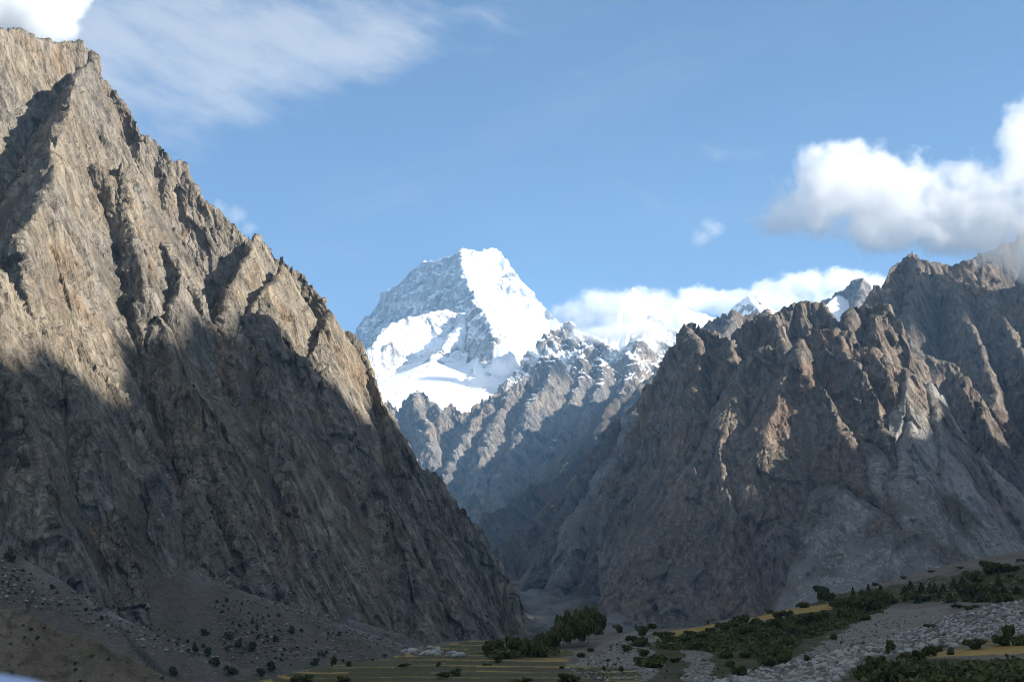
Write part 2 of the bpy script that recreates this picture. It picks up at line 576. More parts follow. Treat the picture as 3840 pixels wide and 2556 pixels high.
M_LEFT = rock_mat('left_mountain_rock', (0.188, 0.168, 0.140), (0.21, 0.177, 0.132), (0.205, 0.145, 0.094), (0.105, 0.093, 0.076), 1.0, 0.75)
M_RIGHT = rock_mat('right_mountain_rock', (0.155, 0.133, 0.112), (0.182, 0.143, 0.108), (0.18, 0.12, 0.08), (0.095, 0.088, 0.07), 1.5, 0.6)
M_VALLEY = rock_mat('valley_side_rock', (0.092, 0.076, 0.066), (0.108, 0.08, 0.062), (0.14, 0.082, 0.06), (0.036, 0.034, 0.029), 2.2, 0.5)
M_FAR = rock_mat('spiky_ridge_rock', (0.18, 0.165, 0.15), (0.21, 0.175, 0.14), (0.20, 0.148, 0.11), (0.16, 0.15, 0.135), 3.5, 0.0, pale=0.2,
                 snow=(1300, 1900, 0.95, 0.60), ssoft=0.10)
M_SNOW = rock_mat('snow_peak_rock', (0.44, 0.43, 0.425), (0.45, 0.42, 0.395), (0.38, 0.33, 0.29), (0.48, 0.46, 0.44), 6.0, 0.0, pale=0.1,
                  snow=(1600, 2600, 0.78, 0.64), bstr=0.8, ssoft=0.16)
M_FAR2 = rock_mat('pinnacle_rock', (0.17, 0.15, 0.13), (0.20, 0.16, 0.125), (0.19, 0.135, 0.10), (0.13, 0.12, 0.105), 2.6, 0.0)
M_SNOW2 = rock_mat('side_peak_rock', (0.25, 0.23, 0.215), (0.29, 0.245, 0.21), (0.27, 0.20, 0.155), (0.3, 0.28, 0.26), 5.0, 0.0, pale=0.1,
                   snow=(1500, 2400, 0.75, 0.45), bstr=0.8)
M_SNOW3 = rock_mat('dark_peak_rock', (0.16, 0.15, 0.145), (0.18, 0.155, 0.14), (0.17, 0.13, 0.11), (0.14, 0.13, 0.12), 3.4, 0.0, pale=0.1,
                   snow=(1300, 2000, 0.99, 0.93), bstr=0.8)
# ---------------------------------------------------------------- left mountain
def face_depth(foot0, foot1, ua, ub, tan_slope):
    def f(u, v, off=0.0):
        e = ray(u, v)[1]
        foot = foot0 + (foot1 - foot0) * min(max((u - ua) / (ub - ua), -0.3), 1.2)
        return foot / (1 - max(e, -0.02) / tan_slope) + off
    return f


def rid(fd, pts, off=0.0, off1=None, **kw):
    n = len(pts)
    q = []
    for i, p in enumerate(pts):
        o = off if off1 is None else off + (off1 - off) * i / max(n - 1, 1)
        if len(p) > 2:
            o += p[2]
        q.append((p[0], p[1], fd(p[0], p[1], o)))
    return Ridge(q, **kw)


fdL = face_depth(980, 1680, 0, 528, 1.02)
L = []
# skyline crest
L.append(rid(fdL, [(-90, 20), (-40, 24), (0, 29), (17, 30), (33, 37), (56, 43), (65, 41), (80, 46), (89, 50), (93, 61), (96, 78), (103, 78), (111, 85), (126, 106),
                   (143, 133), (150, 136), (161, 143), (174, 161), (185, 165), (191, 180), (209, 202), (226, 217), (241, 233), (256, 234), (278, 250),
                   (304, 269), (319, 289), (330, 309), (348, 332), (363, 352), (374, 382), (387, 409), (404, 445), (424, 467), (439, 474), (456, 495),
                   (474, 517), (491, 548), (509, 578), (519, 608), (528, 628), (545, 640)], 40, t1=4.0, t2=1.3, L=32, jag=9, jl=20))
# pyramid below the summit and the spur running down from it
L.append(rid(fdL, [(90, 60, 30), (80, 72, 0), (75, 88), (71, 103), (62, 124), (56, 140)], -35, -60, t1=2.2, t2=1.5, L=50, jag=5, jl=20))
L.append(rid(fdL, [(50, 138), (49, 162), (46, 184), (36, 205), (26, 232), (25, 262), (27, 290)], -50, -80, t1=2.2, t2=1.5, L=50, jag=6, jl=25))
# front buttress at the far left
L.append(rid(fdL, [(-60, 245), (-20, 262), (0, 277), (12, 290), (22, 308), (44, 328), (63, 337), (82, 356), (96, 372), (112, 386), (128, 405), (140, 440), (150, 480), (158, 530)],
             -90, -60, t1=2.2, t2=1.5, L=50, jag=5, jl=30))
# big buttress edge beside the dark recess
L.append(rid(fdL, [(93, 163), (105, 175), (118, 195), (130, 213), (140, 250), (147, 280), (155, 302), (166, 328), (172, 353), (183, 369), (188, 386), (202, 402), (209, 422), (215, 443), (222, 470), (232, 505), (246, 545), (258, 580)],
             -30, -90, t1=2.2, t2=1.5, L=50, jag=5, jl=25, left=0.9, right=1.35))
# broken rib right of it
L.append(rid(fdL, [(120, 160), (128, 195), (137, 225), (143, 255)], -15, -40, t1=2.2, t2=1.5, L=50, jag=6, jl=16))
L.append(rid(fdL, [(140, 245), (160, 247), (178, 262), (192, 282), (203, 302), (214, 318)], -20, -60, t1=2.2, t2=1.5, L=50, jag=8, jl=18))
L.append(rid(fdL, [(165, 245), (178, 262), (182, 280), (176, 300)], -30, -70, t1=2.2, t2=1.5, L=50, jag=7, jl=18))
# knob on the skyline and the shaded rib under it
L.append(rid(fdL, [(256, 234, 20), (246, 255), (240, 275), (232, 295), (226, 310)], -5, -50, t1=2.2, t2=1.5, L=50, jag=6, jl=18))
# lower pyramid
L.append(rid(fdL, [(285, 262, 30), (274, 280, 0), (264, 297), (262, 320), (262, 350), (266, 390), (274, 430), (288, 480), (300, 530), (312, 570)], -45, -60, t1=2.2, t2=1.5, L=50, jag=4, jl=30))
L.append(rid(fdL, [(264, 297), (280, 319), (291, 340), (302, 359), (324, 386), (343, 399), (356, 425), (372, 470), (392, 520), (410, 570), (424, 610)], -45, -50, t1=2.2, t2=1.5, L=50, jag=4, jl=26))
L.append(rid(fdL, [(264, 297), (250, 312), (238, 330), (228, 352), (226, 380)], -45, -40, t1=2.2, t2=1.5, L=50, jag=4, jl=26))
# spurs on the right slope
L.append(rid(fdL, [(330, 309), (322, 330), (318, 350)], 10, -25, t1=2.2, t2=1.5, L=50, jag=5, jl=20))
L.append(rid(fdL, [(387, 409), (400, 450), (416, 500), (438, 550), (455, 600), (468, 640)], 20, -40, t1=2.2, t2=1.5, L=50, jag=4, jl=25))
# sub ridges low on the face
L.append(rid(fdL, [(60, 360), (72, 400), (84, 440), (100, 490), (118, 540), (130, 575)], -70, -90, t1=2.2, t2=1.5, L=50, jag=4, jl=28))
L.append(rid(fdL, [(-10, 330), (6, 380), (20, 430), (34, 480), (50, 525), (62, 560)], -70, -90, t1=2.2, t2=1.5, L=50, jag=4, jl=28))
L.append(rid(fdL, [(190, 470), (196, 510), (205, 545), (215, 575)], -85, -95, t1=2.2, t2=1.5, L=50, jag=4, jl=28))

# talus fans and the near slopes at the foot
def fan(pts, t=0.55, rough=0.3, **kw):
    return Ridge(pts, t1=t, t2=t, L=100, jag=1.0, jl=30, rough=rough, scree=1.0, **kw)


L.append(fan([(193, 568, 1190), (240, 588, 1180), (330, 620, 1180), (450, 657, 1180)], 0.5, left=1.6))
L.append(fan([(310, 606, 1420), (360, 620, 1430), (420, 640, 1440), (470, 660, 1450)], 0.55))
L.append(fan([(-40, 520, 900), (0, 545, 880), (60, 578, 850), (130, 618, 830), (230, 662, 820), (290, 690, 810)], 0.5, left=1.5))
L.append(Ridge([(-60, 590, 560), (0, 606, 560), (40, 618, 560), (100, 638, 560), (160, 664, 560), (215, 700, 560)], t1=0.7, t2=0.6, L=60, jag=3, jl=20, rough=0.45, scree=0.5))
PR_L = dict(seed=11, warp=9.0, scale=1.0, stretch=5.0, ribs=((150, 18), (62, 9), (28, 4.5)),
            crags=((70, 8, 0.45, 'r'), (40, 9.5, 0.35, 'v'), (15, 5.0, 0.35, 'v'), (7, 2.4, 0.4, 'v'), (6.5, 1.3, 0.5, 'f'), (3.2, 0.7, 0.6, 'f')), cutv=-0.05)
def paint_left(P, N, D, at):
    fan_top = (at['scree'] > 0.9) * np.exp(-D / 16.0)
    at['pale'] = np.maximum(at['pale'], 0.8 * fan_top * (0.6 + fbm(P[..., 0] / 30.0, P[..., 1] / 30.0, 0.4, 3, 12)))


left_mtn, P_left = mountain('rocky_mountain_left', L, -70, 600, 780, 420, 2500, 640, PR_L, M_LEFT, paint=paint_left)
tag(left_mtn, 'steep grey brown rock mountain filling the left side, upper half in sunlight', kind='structure')

# ---------------------------------------------------------------- right mountain
def fdR(u, v, off=0.0):
    e = ray(u, v)[1]
    return float(np.interp(u, [560, 615, 760, 880, 1024, 1100], [3020, 2920, 2620, 2580, 2640, 2660])) / (1 - max(e, -0.02) / 1.5) + off


RR = []
CR = dict(t1=4.5, t2=1.7, L=45, jag=12, jl=30)
SPR = dict(t1=2.3, t2=1.75, L=70, jag=9, jl=34)
RR.append(rid(fdR, [(612, 640), (615, 609), (617, 569), (626, 535), (643, 491), (661, 461), (674, 413), (678, 361), (680, 350), (686, 335), (692, 321.6), (700, 324), (713, 332), (727, 336),
                    (748, 323), (769, 314), (795, 304), (807, 302.5), (817, 303), (827.5, 314), (838, 326)], 60, **CR))
RR.append(rid(fdR, [(838, 330, 60), (843, 312), (847, 305), (858, 304), (869, 303), (883, 308), (896, 320)], 60, 30, **CR))
# front ridge
RR.append(rid(fdR, [(727, 372), (739, 361), (763, 346.6), (789, 348), (798, 340.7), (810, 329), (824.6, 329), (842, 333), (864, 345), (882, 357), (889, 374)], -70, -90, t1=3.2, t2=1.65, L=50, jag=13, jl=34))
# lit spurs, unequal, each with a steep shaded left side
RR.append(rid(fdR, [(789, 348), (792, 364), (799.5, 382), (817, 389), (829, 407), (833.5, 419), (844, 433), (851, 453), (868, 490), (888, 530), (905, 570)], -80, -190, left=0.8, right=1.15, **SPR))
RR.append(rid(fdR, [(836, 334), (842, 352), (852, 374), (868, 402), (880, 432), (890, 460)], -95, -170, left=0.9, **SPR))
RR.append(rid(fdR, [(868, 348), (876, 372), (882, 395), (892, 425)], -100, -140, **SPR))
# dome slab on the right
RR.append(rid(fdR, [(880, 362), (888, 364), (907, 369), (928, 382), (950, 401), (961.5, 425), (979, 456), (994, 480), (1024, 524), (1050, 560)], -110, -90, t1=2.2, t2=1.5, L=80, jag=9, jl=50, pale=0.4))
RR.append(rid(fdR, [(900, 368), (896, 395), (903, 430), (917, 470), (938, 520), (960, 560)], -120, -220, t1=1.4, t2=1.35, L=100, jag=5, jl=50, rough=0.6, pale=0.85, right=0.8))
RR.append(rid(fdR, [(928, 382), (932, 420), (945, 460), (970, 510), (1000, 560)], -120, -200, t1=1.4, t2=1.35, L=100, jag=5, jl=50, rough=0.6, pale=0.9))
# left corner and the broad shaded slab
RR.append(rid(fdR, [(692, 322), (697, 345), (700, 370), (694, 392)], 30, -50, **SPR))
RR.append(rid(fdR, [(684, 395), (692, 410), (698, 425), (692, 450), (680, 510), (672, 560), (668, 590)], -60, -90, **SPR))
RR.append(rid(fdR, [(724, 335), (731, 352), (737, 372)], 40, -30, **SPR))
RR.append(rid(fdR, [(769, 314), (777, 330), (784, 346)], 50, -10, **SPR))
RR.append(rid(fdR, [(739, 361), (732, 400), (728, 450), (738, 520), (756, 590)], -70, -170, t1=1.5, t2=1.35, L=80, jag=5, jl=40, rough=0.7))
RR.append(rid(fdR, [(789, 348), (778, 390), (772, 440), (776, 500), (786, 570)], -75, -130, t1=1.5, t2=1.35, L=80, jag=5, jl=40, rough=0.7))
RR.append(rid(fdR, [(847, 305), (851, 325), (856, 348)], 50, -40, **SPR))
RR.append(rid(fdR, [(872, 303), (877, 325), (884, 350)], 50, -40, **SPR))
PR_R = dict(seed=23, warp=18.0, scale=1.6, stretch=5.0, ribs=((190, 14), (70, 7), (28, 3.5)),
            crags=((66, 8, 0.4, 'r'), (34, 11, 0.3, 'v'), (14, 5.0, 0.3, 'v'), (6, 2.2, 0.35, 'v'), (6.0, 1.2, 0.5, 'f'), (3.0, 0.6, 0.6, 'f')), cutv=-0.03)
right_mtn, P_right = mountain('rocky_mountain_right', RR, 596, 1060, 600, 2150, 3700, 440, PR_R, M_RIGHT)
tag(right_mtn, 'dark rock mountain on the right with sunlit ribs below a serrated crest', kind='structure')

# massif behind it, its top lost in cloud
fdB = face_depth(3300, 3300, 615, 1024, 1.25)
B = []
B.append(rid(fdB, [(872, 300), (880.5, 284), (889, 292), (892, 273), (898, 264), (904, 261), (913.7, 249.4), (919, 257), (925, 261), (936.5, 263), (957, 264), (963, 262), (986.6, 251), (1024, 238), (1080, 215), (1150, 190)],
             60, t1=3.0, t2=1.6, L=70, jag=14, jl=60))
B.append(rid(fdB, [(913.7, 249.4, 40), (920, 268), (938, 274), (956, 282), (975, 282.5), (986.6, 301), (1004, 317), (1016, 346.6), (1030, 380), (1045, 420)], -10, -160, t1=3.0, t2=1.6, L=70, jag=14, jl=45))
B.append(rid(fdB, [(956, 282), (962, 310), (975, 345), (982, 375)], -100, -150, t1=3.0, t2=1.6, L=70, jag=12, jl=45))
B.append(rid(fdB, [(922, 271), (915, 290), (908, 310)], -60, -120, t1=3.0, t2=1.6, L=70, jag=12, jl=45))
B.append(rid(fdB, [(918, 356), (926, 354), (951, 363), (966, 380.5), (983.6, 394), (988, 411), (994, 423), (1010, 470)], -330, -330, t1=3.0, t2=1.6, L=70, jag=8, jl=45))
B.append(rid(fdB, [(1024, 260), (1030, 300), (1040, 340), (1060, 400)], -20, -160, t1=3.0, t2=1.6, L=70, jag=8, jl=45))
B.append(Ridge([(885, 318, 4000), (860, 318, 3950), (820, 330, 3900), (760, 350, 3850), (715, 385, 3800)], t1=2.0, t2=1.4, L=80, jag=8, jl=60))  # unseen ridge added behind the right mountain to shade the near valley side
PR_B = dict(seed=37, warp=14.0, scale=2.0, stretch=5.0, ribs=((150, 16), (60, 9), (26, 4.5)),
            crags=((66, 8, 0.4, 'r'), (18, 6.5, 0.28, 'v'), (8, 3.2, 0.32, 'v'), (6, 1.4, 0.5, 'f')), cutv=0.06)
back_mtn, P_back = mountain('cloud_capped_massif', B, 700, 1120, 440, 2900, 5200, 300, PR_B, M_RIGHT)
tag(back_mtn, 'higher brown massif behind the right mountain, its top in cloud', kind='structure')

# ---------------------------------------------------------------- valley side between the two
def depth_const(Y, slope=0.0, u0=0):
    return lambda u, v, off=0.0: Y + slope * (u - u0) + off


fdC = lambda u, v, off=0.0: 4300 + (v - 330) * -2.0 + off
C = []
C.append(Ridge([(486, 556, 3900), (498, 547, 3950), (520, 530, 4050), (548, 508, 4150), (575, 488, 4250), (592, 462, 4350), (612, 432, 4500), (640, 405, 4650), (660, 385, 4700), (676, 356, 4750), (692, 340, 4800), (720, 330, 4900)],
               t1=1.5, t2=0.9, L=300, jag=14, jl=60))
C.append(Ridge([(592, 462, 4350), (575, 500, 4000), (560, 535, 3800), (540, 575, 3600)], t1=1.3, t2=0.9, L=300, jag=12, jl=60))
C.append(Ridge([(640, 405, 4650), (630, 440, 4300), (605, 482, 4000), (585, 500, 3850), (578, 530, 3700), (572, 570, 3500)], t1=1.4, t2=0.9, L=300, jag=12, jl=60, pale=0.4))
C.append(Ridge([(660, 400, 4500), (655, 450, 4000), (640, 480, 3700), (610, 560, 3400)], t1=1.4, t2=0.9, L=300, jag=12, jl=60))
PR_C = dict(seed=41, warp=16.0, scale=2.2, stretch=5.0, ribs=((150, 15), (60, 9), (26, 4)),
            crags=((66, 8, 0.4, 'r'), (30, 8, 0.3, 'v'), (13, 2.6, 0.4, 'r'), (6, 1.4, 0.5, 'f')), cutv=0.0)
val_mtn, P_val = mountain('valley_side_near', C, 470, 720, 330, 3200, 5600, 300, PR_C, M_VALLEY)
tag(val_mtn, 'dark reddish valley side in shade between the two big mountains', kind='structure')

D_ = []
D_.append(Ridge([(440, 575, 5200), (452, 560, 5400), (470, 530, 5600), (500, 508, 5800), (530, 490, 6050), (556, 474, 6400), (585, 448, 6900), (600, 425, 7250), (611, 400, 7600), (637, 391, 8000), (645, 377, 8150), (655, 370, 8300), (668, 364, 8400), (677, 352, 8500), (700, 340, 8650), (760, 345, 9000), (860, 350, 9500)],
                t1=1.35, t2=0.85, L=400, jag=30, jl=90))
D_.append(Ridge([(611, 400, 7600), (596, 414, 7750), (580, 432, 7800)], t1=1.3, t2=0.8, L=400, jag=20, jl=90))
D_.append(Ridge([(637, 391, 8000), (625, 420, 7100), (600, 460, 6200), (580, 485, 5700)], t1=1.4, t2=0.8, L=400, jag=20, jl=90))
PR_D = dict(seed=43, warp=16.0, scale=3.0, stretch=5.0, ribs=((150, 15), (60, 9), (26, 4)),
            crags=((66, 8, 0.4, 'r'), (30, 8, 0.3, 'v'), (13, 2.6, 0.4, 'r'), (6, 1.4, 0.5, 'f')), cutv=0.0)
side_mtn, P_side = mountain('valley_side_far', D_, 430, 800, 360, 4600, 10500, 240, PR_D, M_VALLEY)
tag(side_mtn, 'blue shaded far valley side below the spiky ridge', kind='structure')

# ---------------------------------------------------------------- spiky rock ridge, sunlit, dusted with snow
def fdE(u, v, off=0.0):
    e = ray(u, v)[1]
    return 7600 / (1 - e / 1.1) + off


E = []
E.append(rid(fdE, [(372, 430), (384, 403), (391, 399), (400, 409), (418, 389), (424, 392), (430, 399), (442, 412), (453, 405), (463.6, 414), (474, 409), (488.6, 399), (499, 392), (512, 386), (530, 372), (544.6, 359), (553, 355), (560.7, 358)], 0, t1=2.0, t2=1.0, L=350, jag=40, jl=90))
E.append(rid(fdE, [(505, 375), (518, 366), (531, 350), (544.6, 335), (552, 329), (559, 324.5), (566, 320), (571, 318), (577, 326), (583, 329), (590, 332), (597.6, 338), (606, 346), (615, 356), (618, 348), (624, 344), (630, 341), (638, 330), (644.7, 320), (650, 312.7), (658, 320), (670, 328), (690, 338), (710, 330), (740, 330)],
             900, t1=1.8, t2=1.0, L=350, jag=30, jl=100, snow=0.46))
E.append(rid(fdE, [(553, 355), (548, 372), (540, 392), (525, 420), (512, 450), (500, 480)], 0, -260, t1=1.6, t2=1.0, L=300, jag=36, jl=90))
E.append(rid(fdE, [(512, 386), (508, 402), (498, 420), (488, 440), (480, 462)], 0, -260, t1=1.6, t2=1.0, L=300, jag=30, jl=90))
E.append(rid(fdE, [(499, 392), (486, 410), (470, 430), (455, 450), (440, 475)], 0, -200, t1=1.6, t2=1.0, L=300, jag=36, jl=90))
E.append(rid(fdE, [(583, 352), (580, 372), (570, 400), (560, 425), (548, 450)], 200, -200, t1=1.6, t2=1.0, L=300, jag=36, jl=90))
E.append(rid(fdE, [(602, 358), (598, 380), (592, 402), (586, 425)], 200, -100, t1=1.6, t2=1.0, L=300, jag=36, jl=90))
E.append(rid(fdE, [(628, 352), (626, 372), (620, 392), (612, 415)], 300, -100, t1=1.6, t2=1.0, L=300, jag=36, jl=90))
E.append(rid(fdE, [(650, 313, 0), (642, 335, 0), (634, 350, 0), (630, 365)], 900, 500, t1=1.6, t2=1.0, L=300, jag=26, jl=90, snow=0.42))
E.append(rid(fdE, [(391, 399), (396, 420), (404, 440), (412, 460)], 0, -160, t1=1.8, t2=1.0, L=300, jag=26, jl=90))
E.append(rid(fdE, [(418, 389), (416, 405), (420, 425), (426, 445)], 0, -160, t1=1.8, t2=1.0, L=300, jag=26, jl=90))
PR_E = dict(seed=53, warp=14.0, scale=4.5, stretch=5.0, ribs=((150, 14), (60, 6), (26, 3)),
            crags=((66, 8, 0.35, 'r'), (17, 7.5, 0.26, 'v'), (7, 3.2, 0.3, 'v'), (3, 0.8, 0.5, 'f')), cutv=0.03)
spiky, P_spiky = mountain('spiky_rock_ridge', E, 360, 720, 460, 6500, 11500, 300, PR_E, M_FAR)
tag(spiky, 'sunlit spiky rock ridge dusted with snow in front of the white peak', kind='structure')

# ---------------------------------------------------------------- the great snow peak
def fdM(u, v, off=0.0):
    e = ray(u, v)[1]
    return 10600 / (1 - max(e - 0.13, -0.02) / 0.62) + off


S_ = []
S_.append(rid(fdM, [(300, 410, 3400), (335, 362, 2900), (354.6, 336, 2600), (371, 313, 2200), (379.6, 302.4, 2000), (385.5, 292, 1800), (394, 286, 1600), (407.6, 277.4, 1250), (419, 267, 950), (424, 261, 800), (435.6, 260.5, 600), (444, 258, 400), (457.7, 253.8, 120), (464, 247), (469.4, 249.4), (479.7, 251.6),
                    (486, 248), (497.4, 248, 100), (502.6, 251, 150), (507.7, 259.7, 250), (515, 270, 400), (527, 283, 650), (538.6, 296.5, 900), (547.5, 305, 1050), (558, 320, 1200), (575, 330, 1300), (600, 338, 1300)], 0, t1=2.2, t2=1.0, L=700, jag=25, jl=160))
# central arete dividing the shaded face from the lit snow
S_.append(rid(fdM, [(464, 247), (463, 256), (463.5, 264), (466, 271), (469.4, 277.4), (471, 286), (475, 293.6), (472.4, 301), (478, 307), (484, 312), (488.6, 318.6), (494, 328), (497, 336)], 0, -1500, t1=1.6, t2=1.0, L=600, jag=30, jl=140))
# snow shelf
S_.append(rid(fdM, [(375, 340), (385.5, 330.4), (395, 323), (406, 318.6), (421, 315.7), (432, 312), (441.5, 310.5), (450, 309.5), (458, 310), (464, 314), (467, 322)], -900, -700, t1=1.7, t2=0.7, L=450, jag=30, jl=140, snow=0.52))
S_.append(rid(fdM, [(464, 314), (458, 326), (450, 336), (443, 345)], -750, -1000, t1=1.6, t2=0.7, L=400, jag=30, jl=140, snow=0.55))
# right ribs
S_.append(rid(fdM, [(443, 345), (430, 360), (410, 380), (395, 396)], -900, -1200, t1=0.6, t2=0.45, L=400, jag=20, jl=140))
S_.append(rid(fdM, [(497, 336), (490, 355), (470, 375), (440, 395)], -700, -1200, t1=0.6, t2=0.45, L=400, jag=20, jl=140))
PR_S = dict(seed=61, blur=14, warp=6.0, scale=7.0, stretch=4.0, ribs=((150, 8), (60, 5), (26, 3)),
            crags=((66, 6, 0.6, 'r'), (30, 6, 0.6, 'v'), (13, 2.2, 0.6, 'v'), (6, 0.7, .6, 'f')), cutv=0.1)


AR = np.array([pt(*q) for q in [(464, 247, 14800), (463.5, 264, 14300), (471, 286, 13600), (475, 293.6, 13400), (478, 307, 13000), (488.6, 318.6, 12500), (497, 336, 12000)]])


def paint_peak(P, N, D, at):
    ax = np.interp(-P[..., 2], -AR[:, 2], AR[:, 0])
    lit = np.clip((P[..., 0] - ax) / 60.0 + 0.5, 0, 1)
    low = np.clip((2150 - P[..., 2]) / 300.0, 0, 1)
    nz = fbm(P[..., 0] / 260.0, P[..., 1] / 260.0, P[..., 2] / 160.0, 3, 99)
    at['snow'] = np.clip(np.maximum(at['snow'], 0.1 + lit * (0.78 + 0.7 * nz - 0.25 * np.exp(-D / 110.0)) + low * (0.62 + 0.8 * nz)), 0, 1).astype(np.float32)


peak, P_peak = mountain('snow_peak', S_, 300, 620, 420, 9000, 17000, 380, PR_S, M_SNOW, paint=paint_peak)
tag(peak, 'great white snow peak with a shaded rock face at the head of the valley', kind='structure')


# ---------------------------------------------------------------- ridge beside the valley, out of the picture on the right: it shades the valley floor
def ridge_sheet(name, ridges, x0, x1, nx, y0, y1, ny, pr, mat):
    X, Y = np.meshgrid(np.linspace(x0, x1, nx).astype(np.float32), np.linspace(y0, y1, ny).astype(np.float32))
    H = terrain_height(X, Y, ridges, pr)[0]
    P = np.stack([X, Y, H], axis=-1)
    return mesh_obj(name, P.reshape(-1, 3), grid_faces(ny, nx), mat, smooth=True)


shade = [Ridge([(2600, -2600, 1350), (2600, -1200, 1500), (2600, -200, 1600), (2590, 200, 1660), (2590, 330, 1630), (2590, 417, 1565), (2590, 480, 1590), (2590, 560, 1680), (2590, 610, 1650), (2590, 660, 1705), (2590, 730, 1660), (2590, 790, 1715), (2595, 835, 1600), (2595, 860, 1545), (2600, 920, 1525), (2600, 1000, 1560),
                (2600, 1450, 1300), (2600, 1800, 1230), (2600, 1950, 1210), (2600, 2080, 1225), (2600, 2180, 1200), (2600, 2300, 1240), (2600, 2500, 1290), (2620, 2800, 1270), (2700, 3150, 1080), (2850, 3800, 760), (3000, 4400, 300)], t1=1.6, t2=1.15, L=200, jag=50, jl=110, world=True)]
east = ridge_sheet('mountain_ridge_east', shade, 900, 4400, 140, -3600, 5200, 420, dict(seed=71, scale=4.0, warp=14.0), M_RIGHT)
tag(east, 'high rock ridge on the right outside the picture that shades the valley', kind='structure')

# ---------------------------------------------------------------- smaller peaks behind the right mountain
K1 = [Ridge([(690, 345, 5400), (707, 326, 5400), (714, 321, 5400), (720, 316, 5400), (730, 313, 5400), (736, 309, 5400), (742, 312, 5400), (747, 315, 5400), (755, 313, 5400), (763, 311, 5400), (772, 318, 5400), (790, 330, 5400), (830, 345, 5500)],
            t1=2.6, t2=1.4, L=120, jag=30, jl=60),
      Ridge([(750, 338, 5700), (800, 335, 5800), (850, 340, 5900)], t1=2.0, t2=1.2, L=120, jag=16, jl=60),  # hidden back ridge, added so that its shadow covers the far valley side
      Ridge([(736, 309, 5400), (728, 325, 5200), (720, 340, 5000)], t1=2.0, t2=1.4, L=120, jag=16, jl=60)]
pinn, _ = mountain('pinnacle_ridge', K1, 680, 850, 170, 4800, 6400, 110, dict(seed=83, warp=12.0, scale=2.6, cutv=0.12), M_FAR2)
tag(pinn, 'brown pinnacled ridge peeping over the crest of the right mountain', kind='structure')
K2 = [Ridge([(700, 345, 11000), (732, 311, 11000), (738, 304, 11000), (749.5, 293.6, 11000), (755, 294.5, 11000), (760, 294, 11000), (765, 301, 11000), (769, 308, 11000), (776, 310, 11000), (800, 322, 11000), (840, 345, 11000)],
            t1=1.8, t2=1.1, L=300, jag=20, jl=120),
      Ridge([(749.5, 293.6, 11000), (756, 303, 10600), (762, 314, 10200)], t1=1.5, t2=1.1, L=300, jag=20, jl=120),
      Ridge([(600, 345, 12500), (618, 313, 12600), (624, 298, 12700), (632, 287, 12700), (640, 294, 12700), (650, 304, 12700), (668, 311, 12700), (678.6, 298.5, 12700), (686, 306, 12700), (700, 312, 12700), (715, 318, 12700), (735, 330, 12700)],
            t1=2.4, t2=1.6, L=300, jag=16, jl=120, snow=0.8)]
snowp, _ = mountain('snowy_side_peaks', K2, 590, 860, 240, 9600, 14000, 130, dict(seed=87, warp=6.0, scale=5.0, cutv=0.15, ribs=((150, 8), (60, 5), (26, 2.5)), crags=((66, 5, .6, 'r'), (30, 3, .6, 'r'))), M_SNOW2)
tag(snowp, 'small white snow peaks half wrapped in cloud right of the great peak', kind='structure')
K3 = [Ridge([(800, 330, 7600), (817, 303, 7600), (824, 298, 7600), (833, 298, 7600), (842, 291, 7600), (852, 284, 7600), (859, 279, 7600), (864, 276.5, 7600), (868, 281, 7600), (873, 290, 7600), (884, 305, 7600), (900, 320, 7600)],
            t1=2.2, t2=1.3, L=160, jag=14, jl=80),
      Ridge([(864, 276.5, 7600), (858, 292, 7400), (852, 308, 7200)], t1=1.8, t2=1.3, L=160, jag=14, jl=80),
      Ridge([(838, 295, 7580), (828, 300, 7400), (820, 308, 7300)], t1=0.9, t2=0.9, L=160, jag=3, jl=80, snow=1.0, rough=0.2)]
darkp, _ = mountain('dark_side_peak', K3, 795, 905, 150, 6900, 8600, 110, dict(seed=89, warp=6.0, scale=3.4, cutv=0.15), M_SNOW3)
tag(darkp, 'dark pointed peak with a snow shoulder behind the right mountain', kind='structure')
# ---------------------------------------------------------------- ground: near slopes, terraces, moraine, valley floor
ctrl_uv = [  # (u, v, Y) on the near ground
    (-200, 690, 300), (0, 760, 300), (150, 720, 300), (240, 686, 300), (285, 669, 310), (330, 664, 345), (390, 653, 390), (440, 646, 420), (480, 642, 440), (520, 643, 440), (560, 641, 450),
    (600, 634, 470), (640, 628, 470), (680, 629, 480), (720, 618, 520), (770, 607, 580), (830, 592, 640), (900, 575, 690), (960, 565, 720), (1024, 553, 740), (1120, 535, 760), (1250, 515, 760),
    (330, 681, 280), (420, 672, 290), (420, 681, 270), (500, 665, 310), (500, 681, 265), (560, 660, 325), (560, 681, 260), (600, 655, 345), (620, 640, 420), (640, 660, 330), (640, 681, 265), (600, 690, 235),
    (700, 640, 390), (700, 660, 330), (700, 681, 280), (760, 640, 410), (760, 660, 340), (760, 681, 275), (800, 630, 460), (830, 615, 540), (830, 640, 400), (860, 600, 610), (900, 600, 580), (900, 620, 470), (880, 660, 300), (960, 600, 540), (960, 625, 400), (1024, 590, 560), (1024, 620, 400),
    (850, 675, 215), (900, 652, 225), (960, 650, 225), (1024, 644, 228), (1100, 640, 228), (900, 668, 195), (960, 668, 190), (1024, 665, 188), (1100, 665, 188), (900, 690, 165), (1024, 690, 160),
    (900, 642, 262), (960, 640, 268), (1024, 634, 275), (1100, 620, 300),
]
ctrl = [pt(*q) for q in ctrl_uv]
